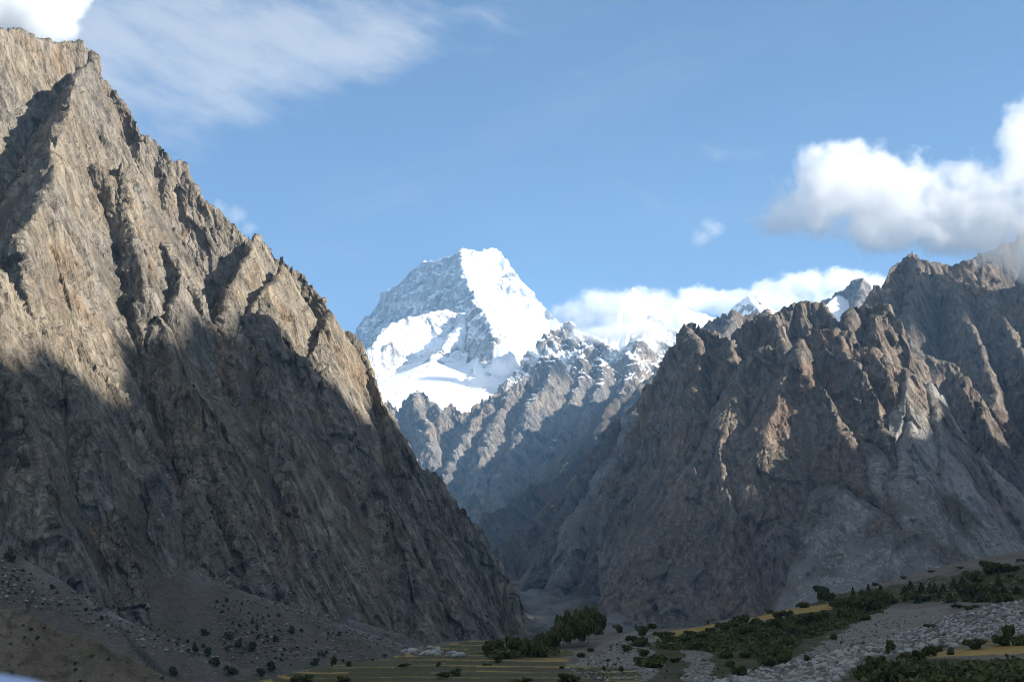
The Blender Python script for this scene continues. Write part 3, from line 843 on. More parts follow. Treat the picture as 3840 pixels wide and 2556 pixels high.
# behind the brow the ground drops away; near the camera it falls off gently
for (u, v, Y) in [(240, 686, 300), (285, 669, 310), (330, 664, 345), (390, 653, 390), (440, 646, 420), (480, 642, 440), (560, 641, 450), (640, 628, 470), (720, 618, 520), (830, 592, 640), (900, 575, 690), (1024, 553, 740), (1250, 515, 760)]:
    p = pt(u, v, Y)
    ctrl.append((p[0] * 1.14, p[1] * 1.14, p[2] - 9))
    ctrl.append((p[0] * 1.4, p[1] * 1.4, p[2] - 30))
ctrl += [(0, 4, -2.2), (0, 40, -4.5), (-25, 40, -5.5), (25, 40, -4.5), (0, 120, -8.5), (45, 120, -6.5), (-60, 120, -12), (-150, 500, -26), (-300, 500, -30), (-300, 900, -40), (-100, 900, -42), (120, 1000, -40), (400, 1100, -40), (700, 1100, 0)]
ctrl = np.array(ctrl, dtype=np.float64)


def tps_fit(c):
    n = len(c)
    r = np.hypot(c[:, None, 0] - c[None, :, 0], c[:, None, 1] - c[None, :, 1])
    K = np.zeros((n + 3, n + 3))
    K[:n, :n] = -r - np.eye(n) * 2.0
    K[:n, n] = 1; K[:n, n + 1] = c[:, 0]; K[:n, n + 2] = c[:, 1]
    K[n, :n] = 1; K[n + 1, :n] = c[:, 0]; K[n + 2, :n] = c[:, 1]
    b = np.concatenate([c[:, 2], np.zeros(3)])
    return np.linalg.solve(K, b)


_w = tps_fit(ctrl)


def near_height(X, Y):
    z = _w[-3] + _w[-2] * X + _w[-1] * Y
    for i, c in enumerate(ctrl):
        z = z - _w[i] * np.sqrt((X - c[0]) ** 2 + (Y - c[1]) ** 2 + 60.0)
    return z


def floor_height(X, Y):
    z = np.interp(Y, [0, 900, 1700, 2400, 2950, 3400, 4200, 5500, 9000, 40000], [-40, -42, -6, 4, 35, 72, 150, 300, 500, 900])
    side = np.clip((X / np.maximum(Y, 1.0) - 0.075) / 0.05, 0, 1)
    z = z - side * np.clip((z + 30), 0, 160) * 0.9
    return z + 7 * fbm(X / 120.0, Y / 160.0, 0.5, 4, 91) + 9 * ridged(X / 60.0, Y / 240.0, 0.8, 3, 95) * np.clip((Y - 1600) / 800.0, 0, 1)


def project(X, Y, Z):
    """world -> picture coordinates (for placing plants and ground cover on the terrain)"""
    f = Y * CP + Z * SP
    up = -Y * SP + Z * CP
    return 512 + F * X / f, 340.5 - F * up / f


def inpoly(U, V, poly):
    inside = np.zeros(U.shape, dtype=bool)
    n = len(poly)
    for i in range(n):
        x0, y0 = poly[i]; x1, y1 = poly[(i + 1) % n]
        if y0 == y1:
            continue
        m = ((y0 > V) != (y1 > V)) & (U < (x1 - x0) * (V - y0) / (y1 - y0) + x0)
        inside ^= m
    return inside


TERR = [(255, 690), (262, 672), (290, 664), (390, 651), (480, 640), (520, 640), (545, 648), (575, 652), (560, 664), (640, 668), (632, 690)]


def ground_height(X, Y, detail=True):
    zn = near_height(X, Y)
    zf = floor_height(X, Y)
    t = np.clip((Y - 850) / 350.0, 0, 1); t = t * t * (3 - 2 * t)
    z = zn * (1 - t) + zf * t
    if detail:
        nr = 1 - t
        z = z + nr * (0.8 * fbm(X / 45.0, Y / 45.0, 0.1, 3, 5) + 0.25 * fbm(X / 9.0, Y / 9.0, 0.2, 3, 6))
    return z


def build_ground():
    nc = 900
    aa = np.concatenate([np.linspace(-1.1, -0.30, 60)[:-1], np.linspace(-0.30, 0.46, nc), np.linspace(0.46, 1.1, 60)[1:]])
    yy = np.concatenate([np.geomspace(3, 150, 40)[:-1], np.geomspace(150, 860, 420)[:-1], np.geomspace(860, 6000, 150)[:-1], np.geomspace(6000, 22000, 20)])
    A, Yg = np.meshgrid(aa, yy)
    X = A * Yg
    z = ground_height(X, Yg)
    U, V = project(X, Yg, z)
    jit = fbm(X / 18.0, Yg / 18.0, 0.7, 3, 15)
    Uj = U + 14 * jit; Vj = V + 2.5 * fbm(X / 22.0, Yg / 22.0, 4.7, 3, 16)
    near = Yg < 900
    terr = inpoly(Uj, Vj, TERR) & near
    # terraces: cut the slope into level fields with low banks
    h = 0.8
    zz = z + 0.9 * fbm(X / 70.0, Yg / 70.0, 2.2, 2, 17)
    q = zz / h
    fr = q - np.floor(q)
    stepz = (np.floor(q) + np.clip((fr - 0.62) / 0.38, 0, 1)) * h
    tm = terr.astype(np.float32)
    z = np.where(terr, stepz - (zz - z), z)
    riser = np.where(terr, ((fr > 0.58) | (fbm(X / 30.0, Yg / 8.0, 7.7, 3, 18) > 0.14)).astype(np.float32), 0.0)
    field = np.where(terr, 1.0 - riser, 0.0)

    def m(poly):
        return (inpoly(Uj, Vj, poly) & near).astype(np.float32)
    FIELDS = [[(655, 633), (700, 626), (760, 614), (800, 606), (860, 600), (862, 604), (800, 613), (745, 622), (690, 633), (655, 638)],
              [(898, 654), (960, 648.5), (1010, 643), (1100, 640), (1100, 652), (1024, 653), (960, 655), (900, 659)],
              [(952, 643), (1000, 639), (1060, 637), (1060, 639.5), (1000, 642), (952, 645.5)],
              [(545, 641), (560, 640), (562, 642), (545, 644)]]
    U0, V0 = U + 3 * jit, V
    for p in FIELDS:
        field = np.maximum(field, (inpoly(U0, V0, p) & near).astype(np.float32))
    GREEN = [[(630, 650), (660, 640), (720, 628), (760, 622), (820, 612), (850, 622), (830, 640), (800, 655), (780, 665), (770, 681), (640, 700), (632, 665)],
             [(255, 700), (262, 676), (400, 660), (420, 675), (420, 700)],
             [(760, 606), (830, 596), (870, 590), (960, 572), (1040, 560), (1040, 598), (960, 600), (900, 604), (850, 612), (800, 615)],
             [(840, 700), (850, 668), (905, 660), (1100, 655), (1100, 700)]]
    green = np.zeros_like(z)
    for p in GREEN:
        green = np.maximum(green, m(p))
    RUB = [[(668, 700), (720, 681), (760, 668), (800, 660), (870, 644), (900, 634), (930, 622), (960, 612), (1000, 603), (1100, 592), (1100, 632), (1000, 640), (950, 645), (900, 652), (870, 652), (850, 665), (820, 690), (800, 710)]]
    rub = np.zeros_like(z)
    for p in RUB:
        rub = np.maximum(rub, m(p))
    GRAV = [[(560, 668), (590, 655), (610, 640), (630, 628), (650, 630), (655, 650), (660, 670), (640, 681), (600, 681)],
            [(830, 640), (850, 625), (880, 608), (940, 606), (950, 615), (900, 632), (860, 646), (800, 660), (770, 665)],
            [(680, 700), (690, 650), (706, 650), (712, 664), (722, 690)]]
    grav = np.zeros_like(z)
    for p in GRAV:
        grav = np.maximum(grav, m(p))
    z = z + rub * (0.9 * fbm(X / 14.0, Yg / 14.0, 0.3, 3, 19))
    P = np.stack([X, Yg, z], axis=-1)
    ob = mesh_obj('ground', P.reshape(-1, 3), grid_faces(len(yy), len(aa)), M_GROUND, smooth=True,
                  attrs={'field': field, 'green': green, 'rubble': rub, 'gravel': grav, 'riser': riser})
    tag(ob, 'valley ground with terraced fields, moraine and river flats', kind='structure')
    return ob, P


def ground_mat():
    m, g = new_mat('ground_surface')
    pos = g.node('ShaderNodeNewGeometry').outputs['Position']
    n1 = g.noise(pos, 0.05, 5.0, 0.6)
    n2 = g.noise(pos, 0.5, 4.0, 0.65)
    n3 = g.noise(pos, 0.006, 5.0, 0.6)
    base = g.mix(g.step(n1, 0.35, 0.65), (0.125, 0.105, 0.083), (0.085, 0.072, 0.056))
    base = g.mix(g.math('MULTIPLY', g.step(n2, 0.5, 0.7), 0.5), base, (0.18, 0.16, 0.135))
    # far valley floor: river gravel, low scrub
    base = g.mix(g.step(g.sep(pos)[1], 1100.0, 1500.0), base,
                 g.mix(g.step(g.noise(g.scalevec(pos, (1.0, 0.35, 1.0)), 0.012, 5.0, 0.65), 0.42, 0.62), (0.115, 0.108, 0.098), (0.036, 0.037, 0.028)))
    gr = g.mix(g.step(n2, 0.4, 0.65), (0.034, 0.036, 0.013), (0.062, 0.055, 0.022))
    base = g.mix(g.math('MULTIPLY', g.attr('green'), g.step(n1, 0.34, 0.5, 0.75, 1.0)), base, gr)
    base = g.mix(g.attr('gravel'), base, g.mix(n2, (0.11, 0.10, 0.083), (0.18, 0.165, 0.14)))
    st = g.voronoi(pos, 1.7, out='Color')
    stv = g.sep(st)[0]
    base = g.mix(g.attr('rubble'), base, g.mix(stv, (0.10, 0.094, 0.084), (0.23, 0.218, 0.198)))
    fld = g.mix(g.step(g.noise(g.scalevec(pos, (0.25, 1, 1)), 0.35, 4.0, 0.6), 0.3, 0.7), (0.19, 0.125, 0.035), (0.28, 0.195, 0.06))
    base = g.mix(g.attr('field'), base, fld)
    base = g.mix(g.math('MULTIPLY', g.attr('riser'), 0.9), base, g.mix(n2, (0.035, 0.04, 0.016), (0.10, 0.085, 0.04)))
    finish(g, base, 0.95, bump(g, g.math('ADD', g.math('MULTIPLY', n2, 0.6), g.math('MULTIPLY', stv, 0.3)), 0.6, 0.8), 0.1)
    return m


M_GROUND = ground_mat()
ground, P_ground = build_ground()
# ---------------------------------------------------------------- which terrain point stands at a picture point
def depth_buffer(arrs):
    buf = np.full((700, 1060, 3), np.nan, dtype=np.float32)
    U, V, Pq = [], [], []
    for P in arrs:
        P = P.reshape(-1, 3)
        P = P[P[:, 1] > 30]
        u, v = project(P[:, 0], P[:, 1], P[:, 2])
        k = (u > 0) & (u < 1059) & (v > 300) & (v < 699)
        U.append(u[k].astype(int)); V.append(v[k].astype(int)); Pq.append(P[k])
    U = np.concatenate(U); V = np.concatenate(V); Pq = np.concatenate(Pq)
    o = np.argsort(-Pq[:, 1])
    buf[V[o], U[o]] = Pq[o]
    return buf


ZB = depth_buffer([P_left, P_ground])


def spot(u, v):
    u = int(min(max(u, 2), 1056)); v = int(min(max(v, 302), 697))
    for r in range(0, 5):
        w = ZB[v - r:v + r + 1, u - r:u + r + 1].reshape(-1, 3)
        w = w[~np.isnan(w[:, 0])]
        if len(w):
            return w[np.argmin(w[:, 1])]
    return None


rng = np.random.default_rng(7)


# ---------------------------------------------------------------- plant materials
def leaf_mat(name, c0, c1):
    m, g = new_mat(name)
    oi = g.node('ShaderNodeObjectInfo').outputs['Random']
    geo = g.node('ShaderNodeNewGeometry')
    n = g.noise(geo.outputs['Position'], 0.9, 2.0, 0.5)
    col = g.mix(g.math('MULTIPLY_ADD', oi, 0.6, g.math('MULTIPLY', n, 0.4)), c0, c1)
    isl = geo.outputs['Random Per Island']
    v = g.math('MULTIPLY_ADD', isl, 0.9, 0.55)
    col = g.mix(1.0, col, g.comb(v, v, v), 'MULTIPLY')
    b = g.node('ShaderNodeBsdfDiffuse')
    g.put(b.inputs[0], col)
    t = g.node('ShaderNodeBsdfTranslucent')
    g.put(t.inputs[0], col)
    mx = g.node('ShaderNodeMixShader')
    mx.inputs[0].default_value = 0.25
    g.put(mx.inputs[1], b.outputs[0]); g.put(mx.inputs[2], t.outputs[0])
    o = g.node('ShaderNodeOutputMaterial')
    g.put(o.inputs[0], mx.outputs[0])
    return m


M_LEAF = leaf_mat('broad_leaves', (0.07, 0.085, 0.036), (0.125, 0.125, 0.052))
M_JUN = leaf_mat('juniper_needles', (0.05, 0.066, 0.034), (0.09, 0.098, 0.048))
M_OLIVE = leaf_mat('dry_scrub_leaves', (0.07, 0.066, 0.032), (0.11, 0.098, 0.045))


def plain_mat(name, c0, c1, scale):
    m, g = new_mat(name)
    pos = g.node('ShaderNodeNewGeometry').outputs['Position']
    n = g.noise(pos, scale, 4.0, 0.6)
    finish(g, g.mix(n, c0, c1), 0.9, bump(g, n, 0.05, 0.5), 0.1)
    return m


M_BARK = plain_mat('bark', (0.13, 0.115, 0.095), (0.24, 0.215, 0.18), 3.0)


# ---------------------------------------------------------------- plant meshes (unit size: height 1, half width 1 scaled later)
def leaf_cloud(n, shape, size, rs, up=0.3):
    """n leaf clumps (bent quads) spread through a crown; shape(rs, n) -> points"""
    p = shape(rs, n)
    nr = rs.normal(size=(n, 3)); nr[:, 2] += up
    nr /= np.linalg.norm(nr, axis=1, keepdims=True)
    t = np.cross(nr, rs.normal(size=(n, 3))); t /= np.linalg.norm(t, axis=1, keepdims=True)
    b = np.cross(nr, t)
    s = (size * rs.uniform(0.6, 1.4, n))[:, None]
    q = s * rs.uniform(0.5, 1.0, (n, 1))
    lift = nr * s * 0.25
    v = np.stack([p - t * s - b * q, p + t * s - b * q + lift, p + t * s * 0.9 + b * q, p - t * s * 0.8 + b * q + lift], axis=1).reshape(-1, 3)
    f = np.arange(n * 4).reshape(-1, 4)
    return v, f


def lobes_shape(k, flat=0.0):
    def f(rs, n):
        c = np.stack([rs.uniform(-0.6, 0.6, k), rs.uniform(-0.6, 0.6, k), rs.uniform(0.15, 0.72, k)], axis=1)
        c[0] = (0, 0, 0.5)
        r = rs.uniform(0.25, 0.45, k); r[0] = 0.5
        w = rs.integers(0, k, n)
        d = rs.normal(size=(n, 3)); d /= np.linalg.norm(d, axis=1, keepdims=True)
        rad = r[w] * rs.uniform(0.45, 1.05, n) ** 0.5
        p = c[w] + d * rad[:, None] * np.array([1.0, 1.0, 0.62])
        p[:, 2] = np.abs(p[:, 2]) * 0.98 + 0.02
        return p
    return f


def cone_shape(rs, n):
    z = rs.uniform(0.04, 1.0, n) ** 1.15
    r = (1.03 - z) ** 0.85 * rs.uniform(0.35, 1.05, n) * (0.85 + 0.25 * np.sin(z * 34.0))
    a = rs.uniform(0, 2 * np.pi, n)
    return np.stack([r * np.cos(a), r * np.sin(a), z], axis=1)


def crown_shape(rs, n):
    k = 9
    c = np.stack([rs.uniform(-0.55, 0.55, k), rs.uniform(-0.55, 0.55, k), rs.uniform(0.38, 0.88, k)], axis=1)
    r = rs.uniform(0.22, 0.38, k)
    w = rs.integers(0, k, n)
    d = rs.normal(size=(n, 3)); d /= np.linalg.norm(d, axis=1, keepdims=True)
    rad = r[w] * rs.uniform(0.3, 1.0, n) ** 0.5
    return c[w] + d * rad[:, None] * np.array([1.25, 1.25, 0.6])


def tube(path, rad, sides=5):
    path = np.asarray(path, dtype=float); n = len(path)
    v, f = [], []
    for i in range(n):
        a = np.linspace(0, 2 * np.pi, sides, endpoint=False)
        v.append(path[i] + rad[i] * np.stack([np.cos(a), np.sin(a), np.zeros(sides)], axis=1))
    for i in range(n - 1):
        for k in range(sides):
            f.append((i * sides + k, i * sides + (k + 1) % sides, (i + 1) * sides + (k + 1) % sides, (i + 1) * sides + k))
    return np.concatenate(v), np.array(f)


def join(parts):
    v, f, o = [], [], 0
    for a, b in parts:
        v.append(a); f.append(np.asarray(b) + o); o += len(a)
    return np.concatenate(v), np.concatenate(f)


def mesh_only(name, vf, mat):
    ob = mesh_obj(name, vf[0], vf[1], mat)
    me = ob.data
    bpy.data.objects.remove(ob)
    return me


def stems(rs, n, h, spread, r0):
    parts = []
    for i in range(n):
        a = rs.uniform(0, 2 * np.pi); s = spread * rs.uniform(0.3, 1)
        pth = [(0.05 * np.cos(a), 0.05 * np.sin(a), -0.25), (0.4 * s * np.cos(a), 0.4 * s * np.sin(a), 0.4 * h), (s * np.cos(a), s * np.sin(a), h)]
        parts.append(tube(pth, [r0, r0 * 0.7, r0 * 0.2], 4))
    return join(parts)


MESH = {}
for i in range(5):
    rs = np.random.default_rng(100 + i)
    MESH['big', i] = (mesh_only('foliage', leaf_cloud(900, lobes_shape(11), 0.08, rs), M_LEAF), mesh_only('stems', stems(rs, 6, 0.55, 0.5, 0.025), M_BARK))
    MESH['small', i] = (mesh_only('foliage', leaf_cloud(220, lobes_shape(5), 0.13, rs), M_LEAF), mesh_only('stems', stems(rs, 4, 0.5, 0.5, 0.03), M_BARK))
    MESH['scree', i] = (mesh_only('foliage', leaf_cloud(150, lobes_shape(5), 0.15, rs), M_JUN), mesh_only('stems', stems(rs, 3, 0.5, 0.5, 0.03), M_BARK))
    MESH['dry', i] = (mesh_only('foliage', leaf_cloud(220, lobes_shape(5), 0.13, rs), M_OLIVE), mesh_only('stems', stems(rs, 4, 0.5, 0.5, 0.03), M_BARK))
    MESH['cone', i] = (mesh_only('crown', leaf_cloud(420, cone_shape, 0.11, rs, 0.6), M_JUN), mesh_only('trunk', tube([(0, 0, -0.15), (0, 0, 0.5), (0.01, 0, 0.97)], [0.09, 0.05, 0.008]), M_BARK))
    tr = [tube([(0, 0, -0.12), (0.03, 0.02, 0.3), (0.0, 0.04, 0.65), (0.02, 0, 0.9)], [0.055, 0.042, 0.028, 0.008], 6)]
    for k in range(7):
        a = rs.uniform(0, 6.28); z0 = rs.uniform(0.3, 0.65)
        tr.append(tube([(0, 0, z0), (0.25 * np.cos(a), 0.25 * np.sin(a), z0 + 0.12), (0.55 * np.cos(a), 0.55 * np.sin(a), z0 + 0.24)], [0.022, 0.015, 0.005], 4))
    MESH['tree', i] = (mesh_only('crown', leaf_cloud(1100, crown_shape, 0.062, rs), M_LEAF), mesh_only('trunk', join(tr), M_BARK))

NAME = {'big': 'shrub', 'small': 'shrub', 'scree': 'bush', 'dry': 'dry_shrub', 'cone': 'juniper_tree', 'tree': 'broadleaf_tree'}
PART = {'big': ('foliage', 'stems'), 'small': ('foliage', 'stems'), 'scree': ('foliage', 'stems'), 'dry': ('foliage', 'stems'), 'cone': ('crown', 'trunk'), 'tree': ('crown', 'trunk')}


def plant(kind, u, v, hw, h, label, group, cat=None, parts=True):
    """a plant whose foot stands at picture point (u, v); hw half width and h height in picture units there"""
    p = spot(u, v)
    if p is None:
        return None
    s = p[1] / (F * CP)
    me = MESH[kind, int(rng.integers(0, 5))]
    rz = rng.uniform(0, 6.28)
    loc = (float(p[0]), float(p[1]), float(p[2]) - 0.04 * h * s)
    sc = (hw * s, hw * s, h * s)
    if not parts:
        o = bpy.data.objects.new(NAME[kind], me[0])
        COL.objects.link(o)
    else:
        o = bpy.data.objects.new(NAME[kind], None)
        COL.objects.link(o)
        for nm, m_ in zip(PART[kind], me):
            c = bpy.data.objects.new(nm, m_)
            COL.objects.link(c)
            c.parent = o
    o.location = loc
    o.rotation_euler = (0, 0, rz)
    o.scale = sc
    tag(o, label, cat or {'cone': 'juniper', 'tree': 'tree'}.get(kind, 'bush'), group)
    return o


ORD = ['first', 'second', 'third', 'fourth', 'fifth', 'sixth', 'seventh', 'eighth', 'ninth', 'tenth', 'eleventh', 'twelfth', 'thirteenth', 'fourteenth', 'fifteenth', 'sixteenth', 'seventeenth', 'eighteenth', 'nineteenth', 'twentieth']


def row(kind, items, what, group):
    """plants of one row or clump, each told apart by its size and its place counted from the left"""
    items = sorted(items)
    med = sorted(q[2] * q[3] for q in items)
    for i, (u, v, hw, h) in enumerate(items):
        size = 'small' if hw * h < med[len(med) // 3] else ('large' if hw * h > med[2 * len(med) // 3] else 'medium')
        n = len(items)
        if i == 0: pl = 'leftmost'
        elif i == n - 1: pl = 'rightmost'
        elif i < 20: pl = ORD[i] + ' from left'
        else: pl = ORD[n - 1 - i] + ' from right'
        if kind == 'big':
            hw, h = hw * 1.12, h * 1.32
        plant(kind, u, v, hw, h, size + ' ' + what + ', ' + pl, group)


# ---- the grove of slender trees on the brow
row('tree', [(556, 645, 10, 26), (563, 644, 11, 29), (570, 643, 11, 31), (577, 641, 11, 32), (584, 639, 11, 34), (590, 637, 11, 32), (596, 636, 9, 27), (568, 647, 10, 24), (580, 645, 10, 26), (588, 642, 9, 25), (600, 635, 7, 22)], 'slender tree in the tight grove on the brow', 'trees of the grove on the brow')
plant('tree', 761, 606, 6.5, 14, 'lone round tree standing against the rock wall above the fields', None)
plant('tree', 891, 656, 6, 17, 'upright leafy tree beside the moraine at the edge of the near field', None)
plant('tree', 1009, 644, 8, 20, 'tall leafy tree at the right edge behind the near field', None)
plant('tree', 333, 668, 3.5, 14, 'thin tree at the left end of the terraces', None)
plant('tree', 525, 655, 6, 19, 'narrow tree rising from the dark shrubs left of the grove', None)

DARKMASS = 'dark shrubs along the brow left of the grove'
row('big', [(487, 652, 6, 8), (495, 650, 10, 11), (505, 650, 8, 10), (513, 651, 10, 14), (536, 650, 8, 15), (543, 648, 8, 15), (550, 646, 7, 14), (530, 655, 8, 13), (520, 655, 8, 10), (497, 661, 6, 6), (540, 655, 8, 9), (554, 654, 10, 5), (503, 657, 7, 6)], 'dark shrub in the dense thicket left of the grove', DARKMASS)

TH = 'thicket shrubs above the gravel bank'
row('big', [(845, 606, 8, 9), (853, 609, 10, 12), (862, 612, 11, 14), (872, 610, 11, 13), (880, 605, 10, 12), (888, 602, 9, 9), (850, 617, 9, 10), (860, 619, 9, 9), (842, 615, 7, 8), (870, 602, 9, 10), (836, 607, 7, 7), (866, 598, 7, 8), (879, 597, 7, 7)], 'dark shrub in the thicket above the bare gravel bank', TH)

BR = 'shrubs along the rim of the upper field'
row('big', [(783, 604, 9, 8), (812, 597, 8, 10), (822, 597, 9, 11), (830, 600, 6, 7), (795, 606, 9, 5), (803, 606, 7, 5), (777, 617, 7, 6), (786, 616, 7, 6), (769, 611, 5, 4), (752, 609, 5, 3), (736, 612, 6, 4), (838, 603, 6, 6), (723, 613, 4, 3)], 'green shrub along the rim of the upper field', BR)

SL = 'shrubs on the grassy bank below the upper field'
row('big', [(742, 625, 10, 10), (757, 625, 8, 8), (805, 625, 12, 12), (795, 622, 9, 9), (815, 622, 9, 9), (824, 618, 8, 8), (723, 630, 9, 8), (692, 636, 8, 6), (773, 628, 9, 9), (748, 632, 11, 9), (766, 648, 7, 9), (780, 657, 11, 12), (801, 635, 9, 9), (833, 639, 4, 6), (726, 656, 7, 8),
                      (769, 667, 8, 9), (784, 663, 9, 9), (738, 675, 9, 9), (699, 648, 8, 7), (806, 661, 4, 7), (735, 640, 9, 7), (760, 640, 9, 8), (788, 645, 9, 8), (712, 642, 7, 6), (776, 636, 8, 7), (790, 632, 9, 8), (710, 632, 7, 5), (812, 632, 7, 7), (820, 628, 7, 7), (745, 655, 6, 5), (730, 665, 5, 5), (755, 672, 5, 5)], 'dark shrub on the grassy bank below the upper field', SL)

ML = 'shrubs round the gravel bluff right of the grove'
row('big', [(598, 633, 6, 5), (617, 631, 5, 7), (653, 627, 6, 5), (667, 626, 7, 4), (643, 635, 6, 9), (662, 637, 11, 6), (641, 644, 9, 8), (626, 650, 5, 6), (645, 654, 6, 6), (652, 666, 13, 12), (640, 664, 7, 7), (663, 662, 8, 8), (697, 646, 8, 8), (701, 637, 8, 5), (674, 661, 7, 4), (620, 671, 3, 5), (593, 668, 2.5, 4.5), (603, 669, 2, 3.5), (568, 681, 13, 8), (555, 680, 8, 6), (674, 640, 9, 6), (684, 642, 8, 6), (632, 640, 7, 5), (590, 650, 4, 3), (608, 660, 2.5, 2.5), (580, 656, 5, 4)], 'shrub among the gravel and grass right of the grove', ML)
plant('cone', 635, 628, 2.2, 6, 'tiny pointed juniper on the skyline right of the grove', None)

TB = 'low bushes on the terrace banks'
row('small', [(472, 659, 7, 4), (438, 665, 3.5, 6), (405, 665, 8, 4), (454, 674, 6, 7), (443, 676, 9, 6), (396, 679, 10, 6), (344, 680, 7, 6), (519, 684, 13, 8), (347, 665, 4, 6), (378, 668, 4, 3), (428, 679, 8, 5), (487, 664, 5, 3), (500, 672, 4, 3), (372, 660, 3, 3), (385, 655, 3, 3), (465, 682, 5, 4), (560, 667, 4, 3), (455, 662, 4, 3)], 'low bush on the narrow terrace banks', TB)
plant('big', 302, 684, 14, 12, 'round dark bush below the left end of the terraces', None)
plant('big', 285, 684, 6, 7, 'smaller dark bush left of the round dark bush', None)

JU = 'junipers on the brown slope above the moraine'
row('cone', [(853, 596, 3, 10), (880, 592, 4, 8), (895, 592, 4, 7), (904, 593, 5, 8), (910, 589, 4, 9), (921, 592, 5, 11), (930, 592, 4, 10), (934, 591, 4, 9), (917, 602, 4, 8), (943, 591, 5, 8), (954, 586, 5, 10), (962, 584, 5, 9), (950, 600, 6, 9), (988, 587, 4, 10), (998, 586, 5, 12), (1012, 584, 5, 14), (1021, 582, 6, 16), (868, 590, 3, 7), (905, 600, 3, 7), (938, 597, 5, 6), (966, 600, 6, 9), (1004, 592, 6, 8), (994, 593, 6, 8), (982, 594, 6, 8), (1017, 593, 6, 8)], 'pointed juniper on the brown slope above the moraine', JU)
RB = 'shrubs on the brown slope at the right edge'
row('big', [(973, 580, 11, 10), (990, 572, 10, 11), (1000, 570, 10, 8), (1012, 569, 9, 5), (976, 596, 13, 13), (964, 594, 9, 9), (985, 600, 10, 9), (948, 592, 8, 7), (1003, 600, 12, 8), (925, 600, 8, 5), (912, 597, 7, 5), (890, 593, 6, 5), (1020, 560, 5, 2.5), (985, 563, 5, 2.5), (960, 566, 4, 2), (930, 571, 4, 2), (903, 577, 4, 2), (875, 584, 4, 2.5), (850, 589, 3, 2), (1010, 577, 5, 4), (957, 606, 6, 3), (968, 609, 6, 4), (975, 606, 5, 3)], 'green shrub on the brown slope near the right edge', RB)
NF = 'shrubs round the near field'
row('big', [(876, 672, 12, 14), (907, 660, 10, 9), (918, 658, 8, 8), (928, 655, 9, 9), (939, 650, 4, 5), (950.5, 653, 4, 7), (973, 648, 11, 9), (1000, 644, 9, 9), (1022, 644, 8, 9), (891, 684, 16, 16), (910, 682, 16, 15), (932, 680, 16, 15), (955, 678, 14, 12), (978, 682, 16, 12), (1002, 684, 16, 12), (1026, 686, 14, 11), (866, 678, 9, 14), (885, 676, 12, 14), (945, 668, 8, 6), (966, 668, 8, 5), (920, 666, 9, 7), (898, 668, 10, 8), (945, 690, 16, 12), (868, 692, 10, 9)], 'dark shrub round the orange near field', NF)
plant('small', 930.6, 627, 7, 5, 'single dark bush alone on the grey moraine', None)
row('dry', [(1022, 613, 4, 3), (990, 618, 3, 2), (780, 668, 3, 3)], 'small dry bush among the moraine stones', 'dry bushes on the moraine')

# ---- bushes scattered over the scree at the foot of the left mountain
done = []


def scatter(kind, n, poly, smin, smax, label, group, mind=4.0):
    xs = [p[0] for p in poly]; ys = [p[1] for p in poly]
    k = 0; tries = 0
    cen = []
    while len(cen) < max(4, n // 7):
        q = (rng.uniform(min(xs), max(xs)), rng.uniform(min(ys), max(ys)))
        if inpoly(np.array([q[0]]), np.array([q[1]]), poly)[0]:
            cen.append(q)
    while k < n and tries < n * 30:
        tries += 1
        if rng.random() < 0.72 and cen:
            cu, cv = cen[int(rng.integers(0, len(cen)))]
            u, v = rng.normal(cu, 9.0), rng.normal(cv, 4.5)
        else:
            u = rng.uniform(min(xs), max(xs)); v = rng.uniform(min(ys), max(ys))
        if not inpoly(np.array([u]), np.array([v]), poly)[0]:
            continue
        if any(abs(u - a) < mind and abs(v - b) < mind * 0.7 for a, b in done):
            continue
        s = smin + (smax - smin) * rng.random() ** 2.2
        if plant(kind, u, v, s, s * rng.uniform(1.0, 1.5), label, group) is not None:
            done.append((u, v)); k += 1


G1 = 'bushes scattered over the stony fan'
row('scree', [(194, 650, 5, 8), (238, 646, 6, 10), (203, 634, 5, 7), (252, 648, 6, 9), (206, 654, 6, 9), (275, 640, 4, 8), (290, 632, 5, 8), (228, 637, 4, 7), (270, 668, 7, 9), (213, 664, 7, 9), (230, 672, 8, 9), (260, 674, 7, 8), (316, 664, 5, 8), (322, 655, 5, 7)], 'dark bush near the bottom of the stony fan', 'larger bushes low on the stony fan')
scatter('scree', 70, [(205, 595), (250, 600), (330, 630), (400, 655), (330, 668), (260, 672), (225, 650), (210, 620)], 1.3, 3.6, 'small dark bush scattered on the stony fan at the foot of the left mountain', G1, 4.5)
scatter('scree', 60, [(0, 566), (30, 572), (80, 592), (150, 622), (230, 655), (190, 652), (110, 625), (50, 606), (0, 600)], 1.5, 3.6, 'small dark bush dotted over the grey scree at the lower left', 'bushes dotted over the left scree', 4.5)
scatter('dry', 25, [(0, 615), (60, 628), (140, 655), (190, 681), (0, 681)], 1.2, 3.2, 'dry olive tuft on the near brown slope in the lower left corner', 'dry tufts on the near brown slope', 8)
plant('scree', 8, 557, 6, 11, 'large dark bush under the cliff at the left edge', None)
plant('scree', 12, 561, 5, 8, 'dark bush just below the large one at the left edge', None)
plant('scree', 172, 673, 6, 9, 'dark bush clump at the lower edge of the brown slope', None)
scatter('scree', 90, [(150, 480), (330, 420), (420, 500), (480, 570), (505, 620), (420, 620), (300, 590), (210, 560), (160, 540)], 1.0, 2.0, 'tiny dark bush clinging to the shaded rock of the left mountain', 'tiny bushes clinging to the left mountain', 5)


